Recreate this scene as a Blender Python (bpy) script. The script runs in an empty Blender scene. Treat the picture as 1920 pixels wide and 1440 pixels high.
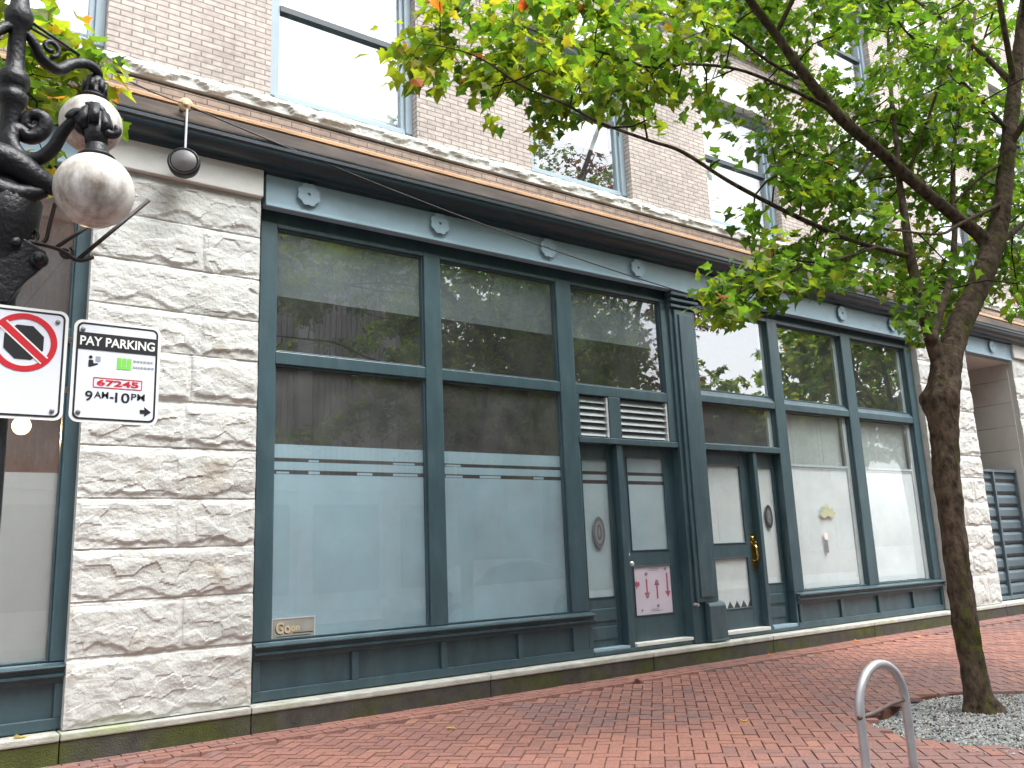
import bpy, math, random
import numpy as np
from mathutils import Vector, Matrix, noise as mn

scene = bpy.context.scene
COL = scene.collection
R = math.radians

# ------------------------------------------------------------------ camera
cam_d = bpy.data.cameras.new("camera")
cam_d.sensor_width = 36.0
cam_d.lens = 29.74
cam_d.clip_start = 0.05
cam_d.clip_end = 600
cam = bpy.data.objects.new("camera", cam_d)
COL.objects.link(cam)
RIGHT = (0.8143839, -0.5789317, -0.0402105)
FWD = (0.5743295, 0.7940957, 0.1988908)
UP = (-0.0832132, -0.1850676, 0.9791964)
cam.matrix_world = Matrix((
    (RIGHT[0], UP[0], -FWD[0], 0.0),
    (RIGHT[1], UP[1], -FWD[1], -7.5),
    (RIGHT[2], UP[2], -FWD[2], 1.40),
    (0, 0, 0, 1)))
scene.camera = cam

# ------------------------------------------------------------------ light
SUN_EL, SUN_AZ = R(62), R(152)          # soft sun behind thin cloud, behind the photographer
world = bpy.data.worlds.new("World")
scene.world = world
world.use_nodes = True
nt = world.node_tree
for n in list(nt.nodes):
    nt.nodes.remove(n)
sky = nt.nodes.new("ShaderNodeTexSky")
sky.sky_type = 'NISHITA'
sky.sun_disc = False
sky.sun_elevation = SUN_EL
sky.sun_rotation = SUN_AZ
sky.air_density = 1.0
sky.dust_density = 4.0
bw = nt.nodes.new("ShaderNodeRGBToBW")
tint = nt.nodes.new("ShaderNodeMix"); tint.data_type = 'RGBA'; tint.blend_type = 'MULTIPLY'
tint.inputs[0].default_value = 1.0
tint.inputs[7].default_value = (0.97, 1.0, 1.03, 1)
mixs = nt.nodes.new("ShaderNodeMix"); mixs.data_type = 'RGBA'
mixs.inputs[0].default_value = 0.85     # cloud cover
bg = nt.nodes.new("ShaderNodeBackground")
bg.inputs[1].default_value = 0.15
wo = nt.nodes.new("ShaderNodeOutputWorld")
nt.links.new(sky.outputs[0], bw.inputs[0])
nt.links.new(bw.outputs[0], tint.inputs[6])
nt.links.new(sky.outputs[0], mixs.inputs[6])
nt.links.new(tint.outputs[2], mixs.inputs[7])
# overcast sky: brighter overhead than at the horizon
tcw = nt.nodes.new("ShaderNodeTexCoord"); sxw = nt.nodes.new("ShaderNodeSeparateXYZ")
grw = nt.nodes.new("ShaderNodeMapRange")
grw.inputs[1].default_value = 0.0; grw.inputs[2].default_value = 1.0; grw.inputs[3].default_value = 1.05; grw.inputs[4].default_value = 1.20
mgw = nt.nodes.new("ShaderNodeMix"); mgw.data_type = 'RGBA'; mgw.blend_type = 'MULTIPLY'; mgw.inputs[0].default_value = 1.0
nt.links.new(tcw.outputs["Generated"], sxw.inputs[0]); nt.links.new(sxw.outputs[2], grw.inputs[0])
nt.links.new(mixs.outputs[2], mgw.inputs[6]); nt.links.new(grw.outputs[0], mgw.inputs[7])
nt.links.new(mgw.outputs[2], bg.inputs[0])
nt.links.new(bg.outputs[0], wo.inputs[0])

sun_d = bpy.data.lights.new("sun", 'SUN')
sun_d.energy = 0.5
sun_d.angle = R(35)
sun_d.color = (1.0, 0.98, 0.95)
sun = bpy.data.objects.new("sun", sun_d)
COL.objects.link(sun)
sv = Vector((math.sin(SUN_AZ) * math.cos(SUN_EL), math.cos(SUN_AZ) * math.cos(SUN_EL), math.sin(SUN_EL)))
sun.rotation_euler = sv.to_track_quat('Z', 'Y').to_euler()

vs = scene.view_settings
vs.view_transform = 'Standard'
vs.look = 'None'
vs.exposure = 2.1
vs.gamma = 1.0
vs.use_curve_mapping = False
scene.cycles.max_bounces = 8
scene.cycles.transparent_max_bounces = 24
scene.cycles.use_denoising = True

random.seed(11)
rnd = random.random
def ru(a, b): return a + (b - a) * rnd()

# ------------------------------------------------------------------ helpers
class MB:
    """collects shapes that become ONE mesh object"""
    def __init__(s):
        s.v = []; s.f = []; s.col = []
    def add(s, vs_, fs_, col=None):
        o = len(s.v)
        s.v += [tuple(p) for p in vs_]
        s.f += [tuple(i + o for i in f) for f in fs_]
        if col is not None: s.col += [col] * len(vs_)
    def box(s, x0, x1, y0, y1, z0, z1, col=None):
        s.add([(x0, y0, z0), (x1, y0, z0), (x1, y1, z0), (x0, y1, z0), (x0, y0, z1), (x1, y0, z1), (x1, y1, z1), (x0, y1, z1)],
              [(3, 2, 1, 0), (4, 5, 6, 7), (0, 1, 5, 4), (1, 2, 6, 5), (2, 3, 7, 6), (3, 0, 4, 7)], col)
        return s
    def obox(s, c, ax, ay, az, col=None):
        c, ax, ay, az = map(Vector, (c, ax, ay, az))
        P = [c + ax * i + ay * j + az * k for k in (-1, 1) for i, j in ((-1, -1), (1, -1), (1, 1), (-1, 1))]
        s.add(P, [(3, 2, 1, 0), (4, 5, 6, 7), (0, 1, 5, 4), (1, 2, 6, 5), (2, 3, 7, 6), (3, 0, 4, 7)], col)
        return s
    def tube(s, pts, rad, n=8, cap=True, col=None):
        pts = [Vector(p) for p in pts]
        if not hasattr(rad, '__len__'): rad = [rad] * len(pts)
        if len(rad) != len(pts): rad = list(np.interp(np.linspace(0, 1, len(pts)), np.linspace(0, 1, len(rad)), rad))
        V, F = [], []
        up = None
        for i, p in enumerate(pts):
            if i == 0: d = pts[1] - pts[0]
            elif i == len(pts) - 1: d = pts[-1] - pts[-2]
            else: d = pts[i + 1] - pts[i - 1]
            d.normalize()
            if up is None:
                up = Vector((0, 0, 1)) if abs(d.z) < .9 else Vector((1, 0, 0))
            a = d.cross(up).normalized(); b = a.cross(d).normalized()
            up = b
            for k in range(n):
                t = 2 * math.pi * k / n
                V.append(p + (a * math.cos(t) + b * math.sin(t)) * rad[i])
        for i in range(len(pts) - 1):
            for k in range(n):
                k2 = (k + 1) % n
                F.append((i * n + k, i * n + k2, (i + 1) * n + k2, (i + 1) * n + k))
        if cap:
            F.append(tuple(range(n))[::-1])
            F.append(tuple((len(pts) - 1) * n + k for k in range(n)))
        s.add(V, F, col)
        return s
    def lathe(s, prof, c=(0, 0, 0), axis=(0, 0, 1), n=32, sx=1.0):
        """prof: list of (radius, height) along the axis from point c"""
        c = Vector(c); ax = Vector(axis).normalized()
        u = ax.cross(Vector((0, 1, 0)) if abs(ax.y) < .9 else Vector((1, 0, 0))).normalized(); w = ax.cross(u)
        V, F = [], []
        for r, h in prof:
            for k in range(n):
                t = 2 * math.pi * k / n
                V.append(c + ax * h + (u * math.cos(t) * sx + w * math.sin(t)) * max(r, 1e-5))
        for i in range(len(prof) - 1):
            for k in range(n):
                k2 = (k + 1) % n
                F.append((i * n + k, i * n + k2, (i + 1) * n + k2, (i + 1) * n + k))
        F.append(tuple(range(n))[::-1]); F.append(tuple((len(prof) - 1) * n + k for k in range(n)))
        s.add(V, F)
        return s
    def extrude_x(s, prof, x0, x1):
        """closed profile of (y,z) swept along X"""
        n = len(prof)
        V = [(x0, y, z) for y, z in prof] + [(x1, y, z) for y, z in prof]
        F = [(i, (i + 1) % n, n + (i + 1) % n, n + i) for i in range(n)] + [tuple(range(n))[::-1], tuple(range(n, 2 * n))]
        s.add(V, F)
        return s
    def prism_y(s, poly, y0, y1):
        """closed polygon of (x,z) given thickness along Y"""
        n = len(poly)
        V = [(x, y0, z) for x, z in poly] + [(x, y1, z) for x, z in poly]
        F = [(i, (i + 1) % n, n + (i + 1) % n, n + i) for i in range(n)] + [tuple(range(n))[::-1], tuple(range(n, 2 * n))]
        s.add(V, F)
        return s
    def build(s, name, m, parent=None, smooth=False, bevel=0, recalc=True):
        me = bpy.data.meshes.new(name)
        me.from_pydata(s.v, [], s.f)
        if s.col:
            at = me.color_attributes.new("tone", 'FLOAT_COLOR', 'POINT')
            a = np.ones((len(s.v), 4), np.float32); a[:, :3] = np.array(s.col, np.float32)
            at.data.foreach_set("color", a.ravel())
        if recalc:
            import bmesh
            bm = bmesh.new(); bm.from_mesh(me)
            bmesh.ops.recalc_face_normals(bm, faces=bm.faces)
            bm.to_mesh(me); bm.free()
        if smooth:
            me.polygons.foreach_set("use_smooth", [True] * len(me.polygons))
        me.materials.append(m)
        o = bpy.data.objects.new(name, me)
        COL.objects.link(o)
        if parent: adopt(o, parent)
        if bevel:
            b = o.modifiers.new("soft_edge", 'BEVEL'); b.width = bevel; b.segments = 2; b.limit_method = 'ANGLE'
            b.harden_normals = False
        return o

def tag(o, label=None, cat=None, group=None, kind=None):
    if label: o["label"] = label
    if cat: o["category"] = cat
    if group: o["group"] = group
    if kind: o["kind"] = kind
    return o

def thing(name, label, cat, loc=(0, 0, 0), group=None):
    """an Empty at the thing's base; children are given in world coordinates"""
    o = bpy.data.objects.new(name, None)
    o.empty_display_size = .2
    COL.objects.link(o)
    o.location = loc
    tag(o, label, cat, group)
    return o

def adopt(o, parent):
    """make o, built in world coordinates, a part of parent"""
    o.parent = parent
    if parent.type == 'EMPTY':
        o.matrix_parent_inverse = Matrix.Translation(-Vector(parent.location))
    return o

def copy_thing(root, label, loc, rotz=0.0, scale=1.0, group=None):
    r = root.copy(); COL.objects.link(r)
    r["label"] = label
    if group: r["group"] = group
    r.location = loc; r.rotation_euler = (0, 0, rotz); r.scale = (scale,) * 3
    for ch in list(root.children):
        c = ch.copy(); COL.objects.link(c); c.parent = r
        for g in list(ch.children):
            d = g.copy(); COL.objects.link(d); d.parent = c
    return r

def text_mesh(mb_parent, name, txt, x, y, z, h, w=None, m=None, bold=0.0, shear=0.0, depth=0.001):
    """lettering as flat mesh facing -Y, left/bottom at x,z; h = cap height; w = total width"""
    cu = bpy.data.curves.new(name, 'FONT')
    cu.body = txt; cu.size = 1.0; cu.offset = bold; cu.shear = shear
    cu.extrude = 0.02; cu.resolution_u = 4
    tmp = bpy.data.objects.new(name, cu); COL.objects.link(tmp)
    dg = bpy.context.evaluated_depsgraph_get(); dg.update()
    me = bpy.data.meshes.new_from_object(tmp.evaluated_get(dg))
    bpy.data.objects.remove(tmp)
    co = np.zeros(len(me.vertices) * 3, np.float32); me.vertices.foreach_get("co", co); co = co.reshape(-1, 3)
    mnx, mxx = co[:, 0].min(), co[:, 0].max(); mny, mxy = co[:, 1].min(), co[:, 1].max()
    sy = h / (mxy - mny); sx = (w / (mxx - mnx)) if w else sy
    out = np.zeros_like(co)
    out[:, 0] = x + (co[:, 0] - mnx) * sx
    out[:, 2] = z + (co[:, 1] - mny) * sy
    out[:, 1] = y - (co[:, 2] + 0.02) / 0.04 * depth
    me.vertices.foreach_set("co", out.ravel())
    me.materials.clear(); me.materials.append(m)
    o = bpy.data.objects.new(name, me); COL.objects.link(o)
    adopt(o, mb_parent)
    return o

# ------------------------------------------------------------------ materials
def newmat(name):
    m = bpy.data.materials.new(name); m.use_nodes = True
    t = m.node_tree
    for n in list(t.nodes): t.nodes.remove(n)
    out = t.nodes.new("ShaderNodeOutputMaterial")
    return m, t, out

def node(t, typ, **kw):
    n = t.nodes.new(typ)
    for k, v in kw.items():
        if k.startswith("i_"):
            key = k[2:]
            key = int(key) if key.isdigit() else key.replace("_", " ")
            n.inputs[key].default_value = v
        else:
            setattr(n, k, v)
    return n

def c4(c): return (c[0], c[1], c[2], 1)

def surf(name, col, rough=.6, var=.15, scale=4.0, bump=0.0, bscale=60.0, metal=0.0, spec=.5, col2=None, c2scale=1.5, c2lo=.5, c2hi=.7, coat=0, stretch=(1, 1, 1)):
    """painted / stone like material: base colour with noise variation, optional patches of a second colour, bump"""
    m, t, out = newmat(name)
    b = node(t, "ShaderNodeBsdfPrincipled", i_Roughness=rough, i_Metallic=metal)
    b.inputs["Specular IOR Level"].default_value = spec
    if coat: b.inputs["Coat Weight"].default_value = coat
    tc = node(t, "ShaderNodeTexCoord")
    mp = node(t, "ShaderNodeMapping"); mp.inputs["Scale"].default_value = stretch
    t.links.new(tc.outputs["Object"], mp.inputs[0])
    n1 = node(t, "ShaderNodeTexNoise", i_Scale=scale, i_Detail=6.0, i_Roughness=.6)
    t.links.new(mp.outputs[0], n1.inputs["Vector"])
    mr = node(t, "ShaderNodeMapRange"); mr.inputs[1].default_value = .25; mr.inputs[2].default_value = .75
    mr.inputs[3].default_value = 1 - var; mr.inputs[4].default_value = 1 + var
    t.links.new(n1.outputs[0], mr.inputs[0])
    base = node(t, "ShaderNodeMix", data_type='RGBA'); base.inputs[6].default_value = c4(col); base.inputs[7].default_value = c4(col2 or col); base.inputs[0].default_value = 0
    if col2:
        n2 = node(t, "ShaderNodeTexNoise", i_Scale=c2scale, i_Detail=8.0, i_Roughness=.65)
        t.links.new(mp.outputs[0], n2.inputs["Vector"])
        m2 = node(t, "ShaderNodeMapRange"); m2.inputs[1].default_value = c2lo; m2.inputs[2].default_value = c2hi
        t.links.new(n2.outputs[0], m2.inputs[0]); t.links.new(m2.outputs[0], base.inputs[0])
    mul = node(t, "ShaderNodeMix", data_type='RGBA', blend_type='MULTIPLY'); mul.inputs[0].default_value = 1
    t.links.new(base.outputs[2], mul.inputs[6]); t.links.new(mr.outputs[0], mul.inputs[7])
    t.links.new(mul.outputs[2], b.inputs["Base Color"])
    if bump:
        n3 = node(t, "ShaderNodeTexNoise", i_Scale=bscale, i_Detail=5.0)
        t.links.new(mp.outputs[0], n3.inputs["Vector"])
        bp = node(t, "ShaderNodeBump", i_Strength=bump, i_Distance=.02)
        t.links.new(n3.outputs[0], bp.inputs["Height"]); t.links.new(bp.outputs[0], b.inputs["Normal"])
    t.links.new(b.outputs[0], out.inputs[0])
    return m

def glass(name, ior=1.75, tintc=(.93, .97, .96), wave=.0, rough=.0, dust=.026):
    m, t, out = newmat(name)
    fr = node(t, "ShaderNodeFresnel", i_IOR=ior)
    tr = node(t, "ShaderNodeBsdfTransparent"); tr.inputs[0].default_value = c4(tintc)
    gl = node(t, "ShaderNodeBsdfGlossy", i_Roughness=rough); gl.inputs[0].default_value = (1, 1, 1, 1)
    mx = node(t, "ShaderNodeMixShader")
    geo = node(t, "ShaderNodeNewGeometry"); fm = node(t, "ShaderNodeMath", operation='SUBTRACT'); fm.inputs[0].default_value = 1.0
    fx = node(t, "ShaderNodeMath", operation='MULTIPLY')          # reflect on the outer face only
    t.links.new(geo.outputs["Backfacing"], fm.inputs[1]); t.links.new(fm.outputs[0], fx.inputs[0]); t.links.new(fr.outputs[0], fx.inputs[1])
    if wave:
        tc = node(t, "ShaderNodeTexCoord")
        n3 = node(t, "ShaderNodeTexNoise", i_Scale=1.6, i_Detail=1.0)
        t.links.new(tc.outputs["Object"], n3.inputs["Vector"])
        bp = node(t, "ShaderNodeBump", i_Strength=wave, i_Distance=.02)
        t.links.new(n3.outputs[0], bp.inputs["Height"]); t.links.new(bp.outputs[0], gl.inputs["Normal"])
    t.links.new(fx.outputs[0], mx.inputs[0]); t.links.new(tr.outputs[0], mx.inputs[1]); t.links.new(gl.outputs[0], mx.inputs[2])
    du = node(t, "ShaderNodeBsdfDiffuse"); du.inputs[0].default_value = (.62, .62, .60, 1)
    tcd = node(t, "ShaderNodeTexCoord"); nd = node(t, "ShaderNodeTexNoise", i_Scale=2.2, i_Detail=8.0, i_Roughness=.7)
    t.links.new(tcd.outputs["Object"], nd.inputs["Vector"])
    mr = node(t, "ShaderNodeMapRange"); mr.inputs[1].default_value = .35; mr.inputs[2].default_value = .8; mr.inputs[3].default_value = dust * .55; mr.inputs[4].default_value = dust * 1.9
    t.links.new(nd.outputs[0], mr.inputs[0])
    md = node(t, "ShaderNodeMixShader"); t.links.new(mr.outputs[0], md.inputs[0]); t.links.new(mx.outputs[0], md.inputs[1]); t.links.new(du.outputs[0], md.inputs[2])
    t.links.new(md.outputs[0], out.inputs[0])
    return m

def brick_mat(name, c1, c2, mortar, bw_, bh, mort, rough=.85, bump=.6):
    """running bond in the X-Z plane, driven by object coordinates"""
    m, t, out = newmat(name)
    b = node(t, "ShaderNodeBsdfPrincipled", i_Roughness=rough)
    tc = node(t, "ShaderNodeTexCoord"); sp = node(t, "ShaderNodeSeparateXYZ"); cb = node(t, "ShaderNodeCombineXYZ")
    ad = node(t, "ShaderNodeMath", operation='ADD')
    t.links.new(tc.outputs["Object"], sp.inputs[0])
    t.links.new(sp.outputs[0], ad.inputs[0]); t.links.new(sp.outputs[1], ad.inputs[1])
    t.links.new(ad.outputs[0], cb.inputs[0]); t.links.new(sp.outputs[2], cb.inputs[1])
    br = node(t, "ShaderNodeTexBrick", offset=.5, squash=1.0)
    br.inputs["Color1"].default_value = c4(c1); br.inputs["Color2"].default_value = c4(c2); br.inputs["Mortar"].default_value = c4(mortar)
    br.inputs["Scale"].default_value = 1.0; br.inputs["Mortar Size"].default_value = mort; br.inputs["Mortar Smooth"].default_value = .15
    br.inputs["Brick Width"].default_value = bw_; br.inputs["Row Height"].default_value = bh
    t.links.new(cb.outputs[0], br.inputs["Vector"])
    n1 = node(t, "ShaderNodeTexNoise", i_Scale=14.0, i_Detail=6.0); t.links.new(tc.outputs["Object"], n1.inputs["Vector"])
    n2 = node(t, "ShaderNodeTexNoise", i_Scale=.8, i_Detail=5.0); t.links.new(tc.outputs["Object"], n2.inputs["Vector"])
    sm = node(t, "ShaderNodeMath", operation='ADD'); t.links.new(n1.outputs[0], sm.inputs[0]); t.links.new(n2.outputs[0], sm.inputs[1])
    mr = node(t, "ShaderNodeMapRange"); mr.inputs[1].default_value = .72; mr.inputs[2].default_value = 1.28; mr.inputs[3].default_value = .70; mr.inputs[4].default_value = 1.2
    t.links.new(sm.outputs[0], mr.inputs[0])
    mul = node(t, "ShaderNodeMix", data_type='RGBA', blend_type='MULTIPLY'); mul.inputs[0].default_value = 1
    t.links.new(br.outputs[0], mul.inputs[6]); t.links.new(mr.outputs[0], mul.inputs[7]); t.links.new(mul.outputs[2], b.inputs["Base Color"])
    inv = node(t, "ShaderNodeMath", operation='SUBTRACT'); inv.inputs[0].default_value = 1; t.links.new(br.outputs["Fac"], inv.inputs[1])
    ad2 = node(t, "ShaderNodeMath", operation='MULTIPLY_ADD'); ad2.inputs[1].default_value = .25
    t.links.new(n1.outputs[0], ad2.inputs[0]); t.links.new(inv.outputs[0], ad2.inputs[2])
    bp = node(t, "ShaderNodeBump", i_Strength=bump, i_Distance=.006); t.links.new(ad2.outputs[0], bp.inputs["Height"]); t.links.new(bp.outputs[0], b.inputs["Normal"])
    t.links.new(b.outputs[0], out.inputs[0])
    return m

def tone_mat(name, rough=.8, trans=0.0, bump=0.0, bscale=80, per_island=0.0, spec=.4):
    """colour from the 'tone' attribute (each leaf's or each paver's own colour)"""
    m, t, out = newmat(name)
    at = node(t, "ShaderNodeAttribute", attribute_name="tone")
    src = at.outputs[0]
    tc = node(t, "ShaderNodeTexCoord")
    n1 = node(t, "ShaderNodeTexNoise", i_Scale=bscale, i_Detail=6.0); t.links.new(tc.outputs["Object"], n1.inputs["Vector"])
    mr = node(t, "ShaderNodeMapRange"); mr.inputs[1].default_value = .3; mr.inputs[2].default_value = .7; mr.inputs[3].default_value = .78; mr.inputs[4].default_value = 1.22
    t.links.new(n1.outputs[0], mr.inputs[0])
    mul = node(t, "ShaderNodeMix", data_type='RGBA', blend_type='MULTIPLY'); mul.inputs[0].default_value = 1
    t.links.new(src, mul.inputs[6]); t.links.new(mr.outputs[0], mul.inputs[7])
    b = node(t, "ShaderNodeBsdfPrincipled", i_Roughness=rough); b.inputs["Specular IOR Level"].default_value = spec
    t.links.new(mul.outputs[2], b.inputs["Base Color"])
    if bump:
        bp = node(t, "ShaderNodeBump", i_Strength=bump, i_Distance=.004); t.links.new(n1.outputs[0], bp.inputs["Height"]); t.links.new(bp.outputs[0], b.inputs["Normal"])
    if trans:
        tl = node(t, "ShaderNodeBsdfTranslucent")
        gm = node(t, "ShaderNodeMix", data_type='RGBA', blend_type='MULTIPLY'); gm.inputs[0].default_value = 1; gm.inputs[7].default_value = (2.2, 2.2, .8, 1)
        t.links.new(mul.outputs[2], gm.inputs[6]); t.links.new(gm.outputs[2], tl.inputs[0])
        mx = node(t, "ShaderNodeMixShader"); mx.inputs[0].default_value = trans
        t.links.new(b.outputs[0], mx.inputs[1]); t.links.new(tl.outputs[0], mx.inputs[2]); t.links.new(mx.outputs[0], out.inputs[0])
    else:
        t.links.new(b.outputs[0], out.inputs[0])
    return m

def emit(name, col, s):
    m, t, out = newmat(name)
    e = node(t, "ShaderNodeEmission"); e.inputs[0].default_value = c4(col); e.inputs[1].default_value = s
    t.links.new(e.outputs[0], out.inputs[0])
    return m

def film_mat(name, col, tl=.35, clear=0.0, rough=.5, var=.08):
    m, t, out = newmat(name)
    tc = node(t, "ShaderNodeTexCoord")
    n1 = node(t, "ShaderNodeTexNoise", i_Scale=1.3, i_Detail=5.0); t.links.new(tc.outputs["Object"], n1.inputs["Vector"])
    mr = node(t, "ShaderNodeMapRange"); mr.inputs[1].default_value = .3; mr.inputs[2].default_value = .7; mr.inputs[3].default_value = 1 - var; mr.inputs[4].default_value = 1 + var
    t.links.new(n1.outputs[0], mr.inputs[0])
    mul = node(t, "ShaderNodeMix", data_type='RGBA', blend_type='MULTIPLY'); mul.inputs[0].default_value = 1; mul.inputs[6].default_value = c4(col)
    t.links.new(mr.outputs[0], mul.inputs[7])
    d = node(t, "ShaderNodeBsdfPrincipled", i_Roughness=rough); t.links.new(mul.outputs[2], d.inputs["Base Color"])
    s = node(t, "ShaderNodeBsdfTranslucent"); t.links.new(mul.outputs[2], s.inputs[0])
    m1 = node(t, "ShaderNodeMixShader"); m1.inputs[0].default_value = tl
    t.links.new(d.outputs[0], m1.inputs[1]); t.links.new(s.outputs[0], m1.inputs[2])
    last = m1
    if clear:
        tr = node(t, "ShaderNodeBsdfTransparent"); m2 = node(t, "ShaderNodeMixShader"); m2.inputs[0].default_value = clear
        t.links.new(m1.outputs[0], m2.inputs[1]); t.links.new(tr.outputs[0], m2.inputs[2]); last = m2
    t.links.new(last.outputs[0], out.inputs[0])
    return m

M = {}
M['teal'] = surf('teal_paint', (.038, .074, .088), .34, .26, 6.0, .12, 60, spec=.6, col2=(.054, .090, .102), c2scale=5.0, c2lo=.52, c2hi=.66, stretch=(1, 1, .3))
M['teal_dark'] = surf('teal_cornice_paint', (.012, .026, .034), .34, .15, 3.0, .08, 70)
M['stone'] = surf('pale_sandstone', (.50, .505, .475), .9, .12, 5.0, .35, 45, col2=(.33, .28, .21), c2scale=2.6, c2lo=.56, c2hi=.78, spec=.2)
M['stone_smooth'] = surf('dressed_sandstone', (.56, .56, .525), .85, .08, 3.0, .15, 60, col2=(.52, .51, .47), c2scale=1.4, spec=.2)
M['sill_stone'] = surf('sill_sandstone', (.58, .59, .55), .9, .14, 6.0, .5, 40, col2=(.34, .30, .24), c2scale=4.5, c2lo=.58, c2hi=.75, spec=.2)
M['brick'] = brick_mat('buff_brick', (.52, .45, .40), (.43, .37, .33), (.25, .215, .19), .205, .057, .0075)
M['brick_band'] = brick_mat('corbel_brick', (.36, .27, .21), (.27, .20, .16), (.12, .10, .085), .205, .06, .006)
M['terracotta'] = surf('orange_terracotta', (.36, .20, .10), .8, .25, 8.0, .3, 60, col2=(.25, .16, .10), c2scale=5, stretch=(.3, 1, 1))
M['flashing'] = surf('weathered_flashing', (.055, .047, .042), .95, .3, 5.0, .15, 50, spec=.1, col2=(.11, .08, .058), c2scale=3.5, c2lo=.5, c2hi=.7, stretch=(.4, 1, 1))
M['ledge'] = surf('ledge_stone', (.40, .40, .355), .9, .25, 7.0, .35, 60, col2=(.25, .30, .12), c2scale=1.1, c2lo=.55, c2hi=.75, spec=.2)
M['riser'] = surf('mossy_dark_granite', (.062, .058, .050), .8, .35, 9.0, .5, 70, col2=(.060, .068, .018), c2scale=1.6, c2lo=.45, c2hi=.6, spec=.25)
M['pale_room'] = surf('pale_interior', (.17, .17, .16), .9, .1)
M['dark_room'] = surf('dark_interior', (.05, .05, .05), .9, .1)
M['warm_room'] = surf('warm_brick_interior', (.15, .062, .025), .9, .45, 3.0, .3, 20, col2=(.03, .016, .01), c2scale=1.5)
M['glass'] = glass('shop_glass', 1.95, (.93, .96, .965), .02, dust=.045)
M['glass_old'] = glass('old_wavy_glass', 2.25, (.9, .94, .95), .06)
M['glass_right'] = glass('bright_transom_glass', 2.9, (.9, .94, .95), .05)
M['glass_up'] = glass('upper_glass', 2.6, (.95, .97, .98), .03)
M['film'] = film_mat('blue_frosted_film', (.40, .55, .62), .2, var=.14)
M['film_grey'] = film_mat('grey_frosted_film', (.43, .405, .385), .2)
M['film_pale'] = film_mat('pale_frosted_film', (.57, .68, .72), .2, var=.12)
M['blind_white'] = film_mat('white_blind_cloth', (.92, .92, .91), .2, var=.05)
M['blind_slat'] = film_mat('vertical_blind_cloth', (.62, .64, .60), .3)
M['shade'] = film_mat('grey_dusty_shade', (.17, .175, .185), .25, var=.35)
M['iron'] = surf('black_cast_iron', (.009, .009, .011), .42, .2, 10, .25, 60, spec=.35)
M['rust_iron'] = surf('rusty_wrought_iron', (.03, .02, .017), .6, .3, 20, .2, 80)
M['globe'] = surf('dirty_opal_globe', (.66, .63, .59), .35, .12, 5.0, .05, 40, col2=(.17, .12, .075), c2scale=7.5, c2lo=.45, c2hi=.66, stretch=(1, 1, .6))
M['galv'] = surf('brushed_steel', (.40, .39, .40), .42, .15, 12, .1, 120, metal=.55)
M['band'] = surf('worn_dark_band', (.09, .06, .05), .6, .3, 30)
M['sign_white'] = surf('sign_white', (.72, .74, .80), .4, .04, 3)
M['sign_edge'] = surf('sign_edge_white', (.82, .81, .78), .45, .05, 8)
M['black'] = surf('black_print', (.012, .012, .014), .45, .1)
M['red'] = surf('red_print', (.55, .018, .028), .4, .08)
M['green'] = surf('green_print', (.22, .62, .10), .4, .05)
M['grey_print'] = surf('grey_print', (.32, .33, .36), .5, .05)
M['bolt'] = surf('bolt_steel', (.25, .24, .23), .4, .2, metal=.7)
M['brass'] = surf('polished_brass', (.55, .36, .08), .25, .12, 20, metal=1.0)
M['alu'] = surf('louvre_grey_glass', (.26, .29, .29), .3, .12, 6)
M['alu_edge'] = surf('bright_aluminium', (.62, .64, .64), .35, .1, metal=.3)
M['frieze_blue'] = surf('pale_blue_frieze', (.25, .36, .42), .36, .14, 3.0, .08, 90, col2=(.21, .31, .37))  # lighter and bluer than the teal of the storefront frames
M['frame_blue'] = surf('pale_blue_sash_paint', (.27, .34, .38), .45, .08, 4)
M['gate'] = surf('grey_teal_gate_paint', (.085, .12, .14), .5, .18, 4, .15, 60)
M['bark'] = surf('mossy_bark', (.075, .053, .037), .95, .95, 18.0, 1.0, 30, col2=(.044, .048, .010), c2scale=4.5, c2lo=.52, c2hi=.64, spec=.15, stretch=(1, 1, .55))
M['bark_dark'] = surf('dark_bark', (.025, .018, .014), .95, .35, 10, .8, 40, spec=.15)
M['leaf'] = tone_mat('maple_leaf', .5, .58, bscale=18, spec=.35)
M['paver'] = tone_mat('red_clay_paver', .82, 0, .5, 45, spec=.25)
M['mortar'] = surf('paver_joint_sand', (.13, .062, .046), .95, .3, 30, .3, 90, spec=.1)
M['gravel'] = tone_mat('grey_gravel', .9, 0, .4, 60, spec=.2)
M['gravel_bed'] = surf('grey_crushed_rock', (.24, .25, .24), .95, .4, 45, 1.0, 70, spec=.15)
M['asphalt'] = surf('asphalt', (.05, .05, .052), .9, .2, 3, .5, 120)
M['kerb'] = surf('granite_kerb', (.30, .29, .28), .85, .2, 20, .3, 80)
M['earth'] = surf('ground_concrete', (.16, .155, .15), .95, .2, .5)
M['cream'] = surf('cream_render', (.58, .565, .55), .8, .10, 1.5, .1, 40)
M['cream2'] = surf('ribbed_taupe_panel', (.42, .405, .40), .75, .10, 1.5)
M['dark_glass'] = surf('dark_pane', (.03, .035, .04), .12, .1, spec=.8)
M['grey_panes'] = surf('grey_shop_panes', (.20, .21, .22), .3, .15, 1)
M['red_brick'] = surf('red_brick_render', (.22, .085, .05), .85, .2, 3)
M['car_paint'] = surf('silver_car_paint', (.46, .48, .50), .28, .03, spec=.6, coat=.6)
M['rubber'] = surf('tyre_rubber', (.02, .02, .02), .85, .1)
M['paper'] = surf('pinkish_paper', (.50, .45, .51), .8, .06, 3)
M['paper_red'] = surf('red_ink', (.36, .07, .11), .8, .2, 8)
M['paper_grey'] = surf('grey_ink', (.22, .18, .24), .8, .2, 8)
M['gold'] = surf('gold_letter', (.52, .42, .26), .6, .15, 20)
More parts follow.
